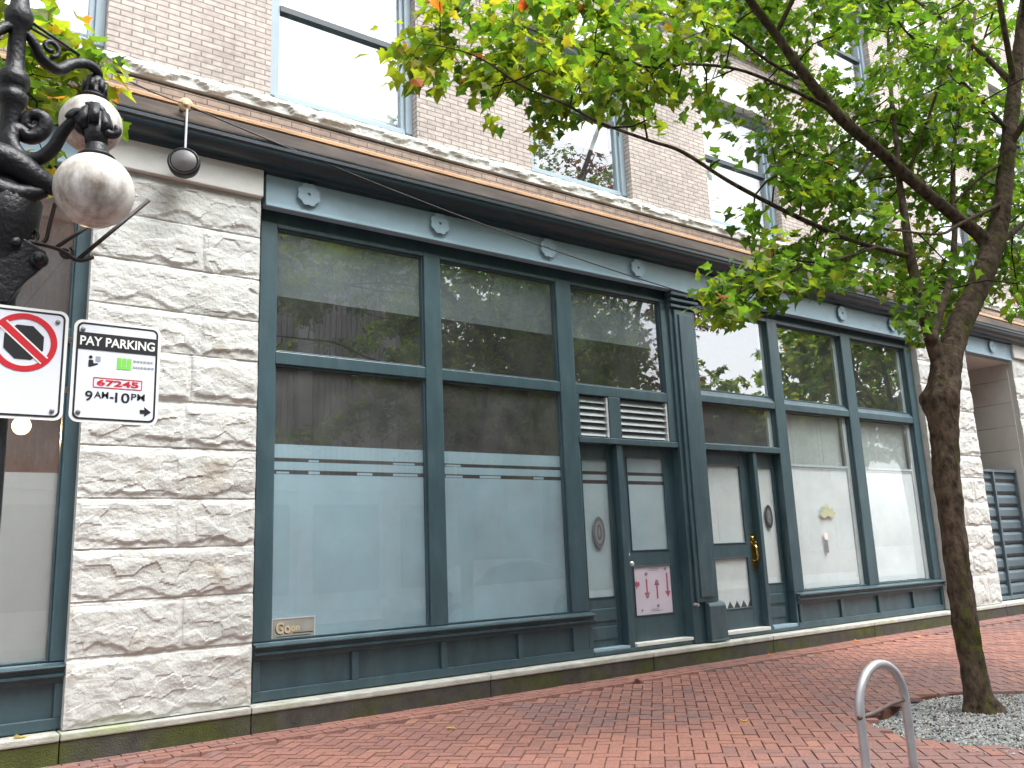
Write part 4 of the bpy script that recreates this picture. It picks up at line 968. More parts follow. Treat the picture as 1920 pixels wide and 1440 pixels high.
SPRAYS_A = "800,-324,398 499,-294,612 781,-257,658 706,-330,664 465,-339,521 723,-288,443 762,-390,518 1044,-344,658 692,-425,573 720,-338,687 387,-256,540 1088,-251,880 532,-366,365 431,-247,615 355,-327,531 535,-286,548 409,-260,548 952,-363,600 1096,-301,415 927,-289,573 370,-384,503 440,-370,549 1223,-285,858 1064,-347,785 807,-334,583 897,-304,660 661,-466,542 995,-338,482 369,-289,497 1066,-340,534 480,-490,477 367,-343,471 671,-270,696 1060,-299,624 1045,-289,610 915,-359,696 248,-301,472 350,-286,535 792,-380,599 797,-353,379 908,-359,618 479,-342,540 460,-298,496 790,-321,478 1105,-314,488 737,-275,697 962,-249,781 492,-291,543 806,-274,575 412,-398,501 621,-382,616 498,-311,617 452,-405,319 1116,-316,573 769,-386,639 882,-316,651 264,-361,489 311,-287,482 976,-379,748 602,-284,645 880,-321,398 1076,-271,562 1000,-232,810 925,-305,565 814,-306,592 960,-311,461 742,-305,523 665,-278,659 968,-347,572 995,-292,632 976,-352,603 612,-434,581 1062,-316,454 448,-383,317 839,-329,705 1104,-324,610 926,-314,384 397,-295,510 589,-367,428 886,-306,495 879,-284,530 912,-289,574 561,-341,354 926,-297,544 524,-323,518 836,-353,544 320,-360,472 1057,-325,442 1115,-323,574 1257,-290,925 863,-291,542 238,-312,471 1084,-345,688 991,-347,690 364,-270,508 734,-295,664 1066,-274,803 1011,-348,446 277,-289,502 596,-336,377 448,-364,515 692,-298,467 671,-455,508 1169,-344,824 781,-308,565 480,-347,572 592,-341,388 425,-321,518 1147,-326,862 935,-306,669 358,-278,530 930,-316,596 626,-344,367 1046,-332,661 1184,-287,865 483,-353,563 777,-267,574 986,-317,616 1054,-326,511 522,-387,338 615,-324,479 681,-359,420 718,-406,605 865,-288,579 1046,-323,465 668,-301,497 599,-372,459 750,-274,639 1085,-331,714 301,-328,439 495,-349,337 858,-284,564 697,-305,472 877,-286,448 1081,-321,499 647,-325,456 792,-312,682 831,-302,437 991,-302,631 678,-407,332 592,-270,565 1087,-298,832 1027,-363,742 388,-364,506 812,-290,452 885,-294,574 826,-308,696 608,-372,447 409,-331,507 1099,-328,606 591,-342,518 410,-369,440 1084,-255,865 688,-292,586 344,-274,511 836,-343,578 650,-415,596 519,-374,344 1103,-343,645 1024,-323,557 718,-319,462 706,-267,687 1060,-322,742 519,-279,548 948,-309,632 522,-321,558 388,-337,543 260,-328,507 413,-252,618 812,-295,618 656,-266,684 1090,-327,602 450,-392,527 825,-284,612 563,-330,342 909,-269,697 1037,-324,600 820,-279,462 1054,-232,890 890,-309,622 758,-350,343 496,-322,577 737,-332,649 429,-289,496 1143,-225,896 766,-278,414 652,-296,413 579,-455,544 781,-304,623 697,-312,478 765,-291,563 547,-338,339 375,-296,495 476,-362,566 896,-318,371 1077,-260,836 498,-361,544 842,-249,439 632,-234,640 779,-313,531 634,-415,310 854,-360,533 779,-280,586 881,-304,438 316,-282,484 1068,-335,541 527,-305,633 731,-270,632 310,-279,511 840,-395,613 315,-307,483 941,-330,752 1141,-287,847 497,-338,587 728,-270,697 848,-269,456 851,-324,366 1108,-297,736 367,-292,480 391,-338,526 524,-406,332 315,-377,436 707,-320,412 696,-278,674 874,-289,453 988,-345,768 984,-310,413 504,-356,544 884,-330,530 372,-401,492 673,-298,412 421,-312,497 1199,-289,601 431,-304,558 410,-268,580 1192,-262,915 743,-276,694 719,-314,449 366,-318,501 1021,-310,522 1269,-271,880 1109,-338,667 770,-275,460 1084,-342,774 424,-299,490 1004,-302,535 882,-375,584 1016,-339,512 828,-313,402 749,-282,683 596,-288,666 540,-276,596 782,-346,384 456,-374,550 773,-300,552 1066,-313,721 709,-275,562 886,-320,402 1102,-338,825 393,-276,479 865,-320,559 700,-302,387 1030,-258,828 779,-286,451 480,-322,588 799,-302,433 856,-294,647 999,-338,552 743,-352,646 703,-453,494 1040,-314,466 723,-284,512 578,-345,445 854,-301,484 430,-305,484 312,-295,478 494,-373,332 1004,-320,418 390,-342,488 1007,-329,493 586,-294,638 715,-294,534 1073,-314,468 668,-287,626 1035,-333,480 224,-345,431 786,-308,672 666,-299,521 357,-342,531 428,-279,548 692,-248,700 442,-308,513 907,-294,438 671,-265,679 726,-304,520 514,-336,330 959,-332,536 1002,-339,547 450,-336,520 491,-374,332 782,-287,627 918,-333,626 796,-328,691 390,-350,524 663,-346,384 451,-272,514 378,-336,544 869,-391,659 370,-394,478 850,-319,425 892,-358,677 677,-391,636 946,-350,559 652,-331,507 980,-326,522 916,-283,476 298,-279,493 693,-316,493 633,-344,501 625,-305,389 279,-282,507 909,-318,402 1072,-320,471 792,-253,528 881,-327,378 710,-286,482 561,-278,639 871,-315,564 318,-326,508 490,-287,590 806,-279,760 297,-271,501 1003,-286,544 337,-272,506 308,-294,481 646,-266,700 1138,-278,892 684,-261,679 681,-294,485 708,-270,668 902,-280,596 866,-335,417 742,-267,535 484,-221,597 868,-325,457 934,-312,423 796,-274,644 689,-348,607 812,-262,622 1032,-312,564 558,-356,474 497,-316,518 676,-335,469 861,-391,671 842,-279,541 997,-324,576 864,-332,577 907,-309,405 1046,-314,458 807,-363,601 515,-251,577 876,-330,521 599,-274,675 389,-275,556 665,-298,469 262,-319,499 648,-364,634 679,-286,518 672,-293,638 1001,-318,753 901,-310,401 765,-280,607 428,-328,516 445,-292,519 760,-416,592 640,-463,522 787,-389,614 548,-301,517 724,-282,579 514,-375,347 542,-277,564 561,-301,553 752,-273,705 287,-307,534 1022,-346,612 650,-262,703 1023,-316,432 712,-286,643 644,-416,602 847,-303,410 832,-292,603 736,-298,512 880,-310,710 344,-284,514 358,-369,441 751,-324,663 967,-306,579 361,-274,560 493,-240,634 791,-302,398 844,-292,621 601,-450,510 569,-320,491 805,-270,606 669,-284,542 842,-294,436 697,-274,693 704,-263,512 939,-358,520 720,-301,581 604,-479,498 1158,-333,856 334,-276,540 636,-282,655 526,-268,583 971,-347,685 651,-280,628 269,-303,493 398,-268,490 697,-284,641 320,-291,489 525,-295,580 958,-301,570 587,-422,567 843,-349,556 888,-275,537 1034,-338,458 385,-281,531 886,-282,520 900,-277,439 754,-251,539 1015,-325,671 1101,-264,646 1228,-266,816 753,-276,621 416,-268,490 874,-317,594 773,-264,629 753,-270,614 1086,-279,670 424,-330,485 443,-328,488 414,-421,294 918,-320,624 348,-272,506 1062,-322,486 833,-335,402 740,-373,362 837,-310,350 778,-309,394 874,-256,523 444,-307,548 455,-344,516 683,-307,428 709,-454,482 882,-332,414 445,-278,512 338,-288,492 667,-281,690 627,-351,372 673,-313,457 435,-338,481 639,-268,557 534,-490,492 826,-318,640 847,-339,561 852,-281,540 1105,-269,518 569,-332,343 639,-323,481 464,-320,531 1270,-271,897 1061,-310,484 805,-257,501 749,-264,662 392,-291,510 383,-280,516 667,-340,454 832,-345,405 370,-352,464 697,-266,688 590,-438,556 558,-392,345 297,-316,526 893,-295,629 401,-253,598 384,-311,548 1032,-308,530 354,-335,536 623,-312,363 431,-280,500 565,-439,559 1116,-354,814 430,-264,517 558,-358,435 755,-310,521 740,-390,571 1037,-351,546 1063,-340,664 558,-445,370 846,-340,419 598,-329,488 1010,-292,648 996,-330,550 1043,-332,429 497,-359,345 616,-457,522 1138,-297,878 574,-463,491 362,-365,444 668,-421,557 439,-292,571 1004,-290,631 841,-333,599 844,-324,696 581,-311,361 650,-260,677 1096,-297,863 1022,-315,475 447,-261,532 686,-272,678 341,-278,537 1043,-334,508 902,-382,370 736,-264,669 260,-329,478 625,-330,502 808,-344,383 1227,-303,909 868,-315,566 343,-286,517 680,-317,415 775,-279,424 1064,-316,510 404,-312,498 1072,-306,748 561,-343,366 759,-344,382 471,-372,309 638,-332,392 890,-311,463 814,-300,554 885,-380,708 836,-295,586 725,-404,536 731,-303,437 812,-265,470 509,-220,646 1042,-304,836 1038,-353,639 288,-295,483 620,-369,362 699,-339,467 590,-305,611 1010,-314,474 301,-381,486 365,-278,513 610,-320,549 959,-291,537 280,-296,495 470,-363,313 644,-327,372 305,-314,456 805,-302,606 884,-352,539 679,-270,648 1049,-321,493 903,-308,376 770,-355,379 550,-319,334 1063,-259,614 661,-308,475 648,-332,660 1150,-330,733 286,-307,514 710,-249,618 805,-335,583 380,-293,498 889,-282,405 933,-371,392 852,-293,556 737,-278,464 291,-269,501 421,-325,523 636,-353,454 636,-271,671 1138,-317,803 1028,-325,557 866,-369,613 793,-273,648 644,-292,576 989,-332,431 931,-287,566 511,-257,537 893,-305,575 695,-265,681 817,-254,482 1039,-329,562 825,-273,622 272,-296,472 762,-314,493 466,-368,563 672,-427,360 420,-289,510 703,-369,363 657,-320,386 830,-319,359 588,-282,637 636,-319,469 1039,-338,461 345,-355,484 497,-342,592 868,-290,543 292,-377,476 853,-307,658 1060,-276,785 717,-278,666 1003,-306,428 756,-307,522 660,-343,637 536,-363,342 502,-403,328 1078,-321,532 1258,-266,820 879,-278,608 663,-267,667 272,-315,486 919,-338,610 471,-304,564 965,-339,652 1031,-322,578 802,-331,418 340,-306,484 578,-343,382 643,-329,486 907,-327,396 1119,-323,584 976,-303,468 905,-286,583 757,-332,389 1038,-326,574 962,-274,692 832,-325,582 471,-355,312 713,-290,622 302,-346,509 916,-363,723 590,-285,659 1101,-267,797 825,-356,551 611,-336,499 747,-286,588 548,-336,569 568,-310,579 502,-350,534 673,-299,523 1037,-355,515 691,-314,490 479,-265,559 846,-307,578 329,-287,500 1019,-270,831 811,-310,614 562,-287,546 1023,-318,484 847,-380,569 1033,-287,563 956,-299,508 579,-327,369 929,-323,393 780,-357,602 434,-319,497 1182,-286,805 597,-465,498 1056,-326,461 921,-323,725 508,-322,586 1036,-333,600 1020,-326,447 391,-263,478 658,-278,560 997,-277,818 1022,-343,653 712,-331,636 831,-359,602 836,-293,582 384,-292,521 922,-311,561 417,-337,548 381,-276,493 933,-328,738 410,-361,546 701,-265,699 514,-305,563 1014,-347,541 763,-275,609 658,-275,649 898,-279,562 797,-334,570 603,-277,663 733,-303,488 753,-296,717 387,-390,508 944,-314,520 908,-333,489 734,-260,549 486,-287,579 553,-344,336 1159,-287,621 403,-306,511 584,-314,370 722,-372,345 633,-275,643 724,-282,680 814,-278,593 953,-293,515 284,-388,441 1247,-273,884 1035,-255,851 465,-369,316 286,-312,506 1027,-293,533 450,-378,544 828,-340,553 1119,-331,700 822,-386,606 443,-325,492 962,-336,558 255,-292,469 732,-319,474 1008,-323,507 415,-271,499 557,-375,415 450,-287,569 328,-300,519 706,-278,702 878,-311,379 688,-303,506 724,-268,698 456,-288,523 673,-434,552 577,-425,382 923,-374,371 985,-339,641 576,-326,375 720,-283,655 1208,-300,848 1013,-319,553 1005,-329,523 499,-288,609 876,-278,613 716,-263,651 349,-306,554 534,-252,583 363,-322,529 676,-282,591 946,-302,582 525,-276,552 730,-401,583 1067,-351,689 952,-292,528 872,-386,635 971,-339,511 550,-336,334 1094,-338,609 548,-348,358 582,-415,340 616,-301,650 418,-323,522 891,-297,515 866,-294,503 460,-380,519 621,-334,388 374,-285,582 772,-303,398 253,-329,449 467,-328,537 976,-356,561 820,-422,365 856,-321,444 792,-227,691 667,-335,454 334,-283,484 1072,-338,628 610,-439,566 732,-267,612 421,-308,527 678,-277,543 459,-332,582 618,-342,448 597,-369,373 857,-292,428 1010,-312,476 766,-390,601 450,-335,496 471,-364,568 869,-300,600 443,-326,471 800,-316,441 955,-348,558 744,-293,427 841,-280,541 706,-314,566 950,-332,600 1053,-360,694 268,-270,492 1007,-331,624 457,-372,320 383,-330,550 914,-314,434 640,-357,368 305,-314,462 406,-300,558 873,-295,605 944,-280,638 999,-328,560 963,-319,520 815,-308,488 652,-423,606 878,-322,380 919,-320,610 913,-283,580 469,-304,515 754,-301,609 676,-278,642 834,-268,624 439,-433,326 767,-305,429 256,-301,482 910,-305,523 1150,-332,758 564,-357,342 1019,-302,525 381,-285,581 1087,-335,657 959,-313,586 547,-326,340 1094,-308,814 603,-476,490 694,-318,387 911,-338,601 921,-329,393 741,-305,416 711,-330,475 469,-239,560 513,-322,510 1004,-315,464 869,-324,347 381,-281,473 1014,-338,623 462,-367,316 896,-309,570 942,-253,626 543,-304,607 653,-295,671 666,-300,649 242,-355,485 993,-314,669 791,-339,391 1044,-318,702 350,-302,505 944,-364,656 744,-269,648 958,-344,546 767,-288,450 1039,-264,857 316,-359,507 1003,-274,568 928,-353,611 791,-294,442 878,-310,512 853,-341,400 1188,-288,857 527,-264,594 928,-363,739 341,-291,524 1051,-353,675 483,-294,555 699,-274,692 459,-296,530 559,-320,596 774,-337,366 751,-364,593 1160,-220,912 325,-288,510 844,-352,557 863,-368,553 630,-301,381 366,-287,553 823,-361,581 1012,-321,580 1092,-329,641 598,-333,526 655,-367,592 1023,-377,706 773,-348,352 534,-282,558 803,-384,571 728,-298,503 307,-354,479 680,-262,674 511,-346,319 1019,-319,460 315,-318,510 683,-261,680 1107,-293,779 354,-336,517 680,-351,634 475,-378,325 753,-290,427 407,-266,494 1146,-329,724 734,-290,479 930,-291,785 473,-355,307 774,-274,621 750,-293,593 468,-269,582 703,-308,445 987,-316,779 386,-285,514 1090,-365,749 1172,-346,861 977,-334,407 367,-346,532 764,-293,538 879,-301,558 1019,-336,404 341,-276,504 654,-277,686 537,-340,396 550,-340,412 554,-340,394 512,-340,445 529,-340,405 955,-454,533 919,-356,923 959,-354,842 757,-338,938 935,-436,876 599,-333,721 864,-536,881 626,-457,631 795,-318,771 776,-267,870 783,-448,920 887,-451,839 861,-483,555 671,-422,846 621,-444,834 786,-382,861 821,-330,847 839,-547,741 580,-337,785 831,-306,845 916,-327,841 684,-470,701 667,-319,875 1100,-404,688 827,-608,710 1037,-493,629 954,-487,691 985,-492,834 960,-472,540 876,-534,622 760,-517,580 646,-414,859 896,-359,863 591,-337,797 593,-493,616 984,-461,681 662,-324,807 1074,-435,733 814,-393,847 593,-366,778 656,-457,609 946,-547,643 674,-312,715 1039,-456,535 1053,-379,827 928,-446,490 735,-456,891 944,-502,578 1042,-537,604 688,-478,682 881,-533,562 692,-338,764 922,-466,890 698,-435,880 643,-269,803 986,-477,838 892,-501,614 674,-289,776 577,-360,653 676,-554,756 769,-464,872 840,-509,628 1030,-417,862 932,-569,771 619,-424,786 866,-535,755 638,-389,731 655,-419,766 690,-385,880 993,-422,795 898,-534,465 821,-559,779 866,-297,877 783,-351,844 907,-469,554 546,-381,694 719,-340,909 804,-366,817 972,-546,782 765,-572,526 818,-485,867 928,-448,762 889,-558,601 859,-607,700 852,-529,541 976,-456,518 897,-488,742 980,-484,596 957,-487,623 815,-583,662 808,-545,868 1074,-469,552 1090,-455,752 1023,-451,672 858,-312,878 704,-565,614 988,-502,670 640,-376,775 837,-485,798 875,-560,710 799,-597,676 1049,-500,582 938,-449,508 782,-474,894 914,-513,628 1094,-403,543 1010,-483,491 904,-551,841 602,-443,670 970,-500,461 646,-428,705 866,-481,503 977,-346,892 954,-494,618 717,-418,849 755,-493,836 762,-447,895 878,-536,693 722,-408,853 655,-533,764 894,-554,682 656,-519,701 636,-499,816 651,-543,550 608,-338,690 896,-321,810 620,-275,755 636,-390,672 929,-433,455 857,-521,899 719,-461,872 731,-556,806 1008,-463,483 740,-545,568 881,-339,775 756,-443,862 772,-418,905 556,-499,669 1044,-458,634 552,-300,673 927,-544,708 742,-468,902 1015,-438,689 1023,-399,825 670,-554,804 620,-341,810 799,-293,840 929,-558,709 937,-428,769 618,-485,719 634,-252,743 555,-312,692 758,-267,823 799,-254,838 813,-540,693 665,-578,623 931,-496,674 951,-520,733 1074,-497,643 569,-432,625 885,-572,814 893,-549,507 918,-541,757 979,-427,880 715,-585,682 718,-522,640 649,-445,832 563,-426,688 621,-446,719 730,-536,721 939,-430,485 958,-367,924 1007,-555,753 792,-486,847 566,-393,630 752,-514,868 821,-390,927 595,-414,779 708,-515,616 834,-552,673 854,-518,637 627,-254,735 731,-247,840 580,-389,616 899,-576,709 666,-528,715 755,-534,751 977,-425,476 996,-539,615 842,-533,614 983,-544,628 695,-306,893 823,-289,868 796,-562,634 990,-410,790 856,-392,926 669,-453,691 581,-319,815 926,-454,770 794,-468,786 1000,-377,860 970,-505,487 1097,-457,690 943,-490,769 836,-485,568 595,-369,655 925,-503,805 908,-443,835 591,-417,846 754,-384,833 869,-288,827 668,-498,807 795,-364,827 670,-523,829 973,-483,611 1078,-420,689 810,-514,602 579,-458,726 1049,-435,514 767,-276,795 617,-324,682 601,-442,842 916,-542,687 963,-427,868 806,-520,771 737,-365,846 890,-553,636 694,-362,862 1002,-400,472 851,-476,484 688,-553,627 817,-452,905 641,-315,800 912,-412,795 585,-401,700 600,-372,767 735,-561,721 864,-423,826 854,-543,706 959,-484,845 631,-536,549 877,-500,525 686,-532,814 755,-363,861 629,-407,817 784,-327,792 917,-376,921 679,-359,702 747,-545,620 753,-450,793 784,-528,635 977,-441,608 997,-411,826 667,-486,770 1048,-493,565 982,-527,678 538,-386,742 972,-555,611 611,-453,596 727,-512,880 590,-422,775 730,-521,471 951,-402,846 805,-380,894 783,-522,528 1058,-394,579 762,-556,550 658,-399,721 636,-437,835 791,-549,870 796,-581,612 881,-449,818 610,-415,856 1054,-445,696 603,-407,740 557,-381,770 596,-403,640 818,-377,878 709,-523,817 953,-463,432 663,-551,666 859,-497,869 819,-288,824 776,-480,883 857,-502,722 837,-558,707 580,-326,723 769,-309,751 750,-526,630 768,-430,926 723,-522,634 637,-438,826 638,-471,740 815,-322,936 1023,-507,613 835,-386,900 1019,-406,523 663,-497,769 1016,-511,545 576,-477,637 786,-273,788 559,-365,808 814,-543,858 725,-396,799 669,-548,753 877,-307,858 668,-398,915 564,-373,746 963,-495,496 780,-284,895 618,-342,781 895,-394,939 993,-519,580 850,-416,922 563,-356,807 977,-342,812 571,-335,771 873,-380,908 1029,-339,846 619,-475,768 921,-472,576 807,-500,872 1074,-479,557 999,-553,684 802,-515,610 883,-579,641 605,-538,658 1057,-420,742 1069,-422,674 1028,-406,497 675,-566,688 1052,-504,759 733,-508,661 989,-465,823 877,-414,928 620,-373,726 968,-456,759 797,-307,777 682,-452,663 786,-550,862 763,-437,850 1025,-475,514 708,-371,807 674,-325,744 774,-404,936 809,-515,714 877,-497,636 881,-461,884 1085,-415,564 631,-408,741 745,-517,810 736,-435,942 699,-285,874 634,-449,881 623,-306,799 643,-467,884 819,-437,869 911,-540,627 949,-497,761 916,-497,615 872,-517,496 957,-511,463 955,-461,904 913,-452,467 639,-465,654 822,-409,924 858,-487,455 720,-541,857 778,-432,858 933,-440,533 943,-502,756 838,-292,825 991,-438,764 676,-444,705 803,-454,880 604,-364,857 632,-481,786 791,-518,609 819,-521,729 706,-474,803 939,-500,806 616,-418,758 942,-583,652 599,-490,765 708,-502,878 614,-422,813 602,-391,823 580,-428,618 915,-450,515 820,-511,497 696,-342,883 797,-411,825 1108,-391,646 845,-602,623 960,-373,900 826,-581,801 913,-402,888 816,-491,555 725,-463,773 941,-501,774 1049,-518,579 894,-517,715 826,-583,623 749,-461,880 673,-364,733 713,-458,816 901,-326,880 768,-513,667 799,-354,838 592,-345,796 1059,-488,655 888,-454,478 1004,-481,562 994,-425,568 1017,-470,652 917,-572,752 1030,-518,703 890,-500,590 804,-597,629 608,-498,649 992,-373,839 621,-469,782 780,-357,915 668,-434,625 1011,-537,708 718,-300,751 965,-481,725 936,-432,814 663,-537,638 1091,-492,716 962,-405,805 777,-506,853 928,-406,793 906,-471,845 566,-331,649 1015,-483,822 652,-294,808 756,-535,540 974,-465,898 882,-582,711 1030,-481,495 645,-361,858 1054,-383,842 583,-512,629 830,-561,496 928,-331,806 863,-390,858 1075,-389,580 980,-490,701 693,-320,859 857,-523,442 727,-534,733 675,-413,805 707,-524,807 880,-386,942 1028,-411,600 806,-561,615 782,-447,838 999,-348,832 830,-542,527 810,-374,874 936,-509,585 794,-426,870 703,-488,784 1006,-503,671 1111,-384,606 740,-546,535 988,-465,830 759,-406,813 647,-436,854 661,-552,658 844,-494,891 905,-280,838 878,-488,801 817,-593,745 825,-608,689 864,-544,578 628,-366,766 911,-483,506 718,-373,922 762,-547,490 725,-473,795 930,-501,573 983,-537,762 703,-289,827 1078,-479,695 803,-453,883 554,-362,636 967,-467,562 944,-451,888 1029,-471,586 876,-380,816 990,-463,865 728,-376,841 908,-454,567 890,-326,822 967,-472,820 659,-268,745 1027,-434,647 770,-489,784 1006,-474,833 914,-450,502 659,-450,670 963,-535,638 724,-469,897 966,-488,557 798,-275,901 900,-491,490 757,-506,661 887,-489,815 998,-443,700 926,-545,671 970,-459,674 754,-521,538 813,-340,931"
SPRAYS_A_SEEN = 935
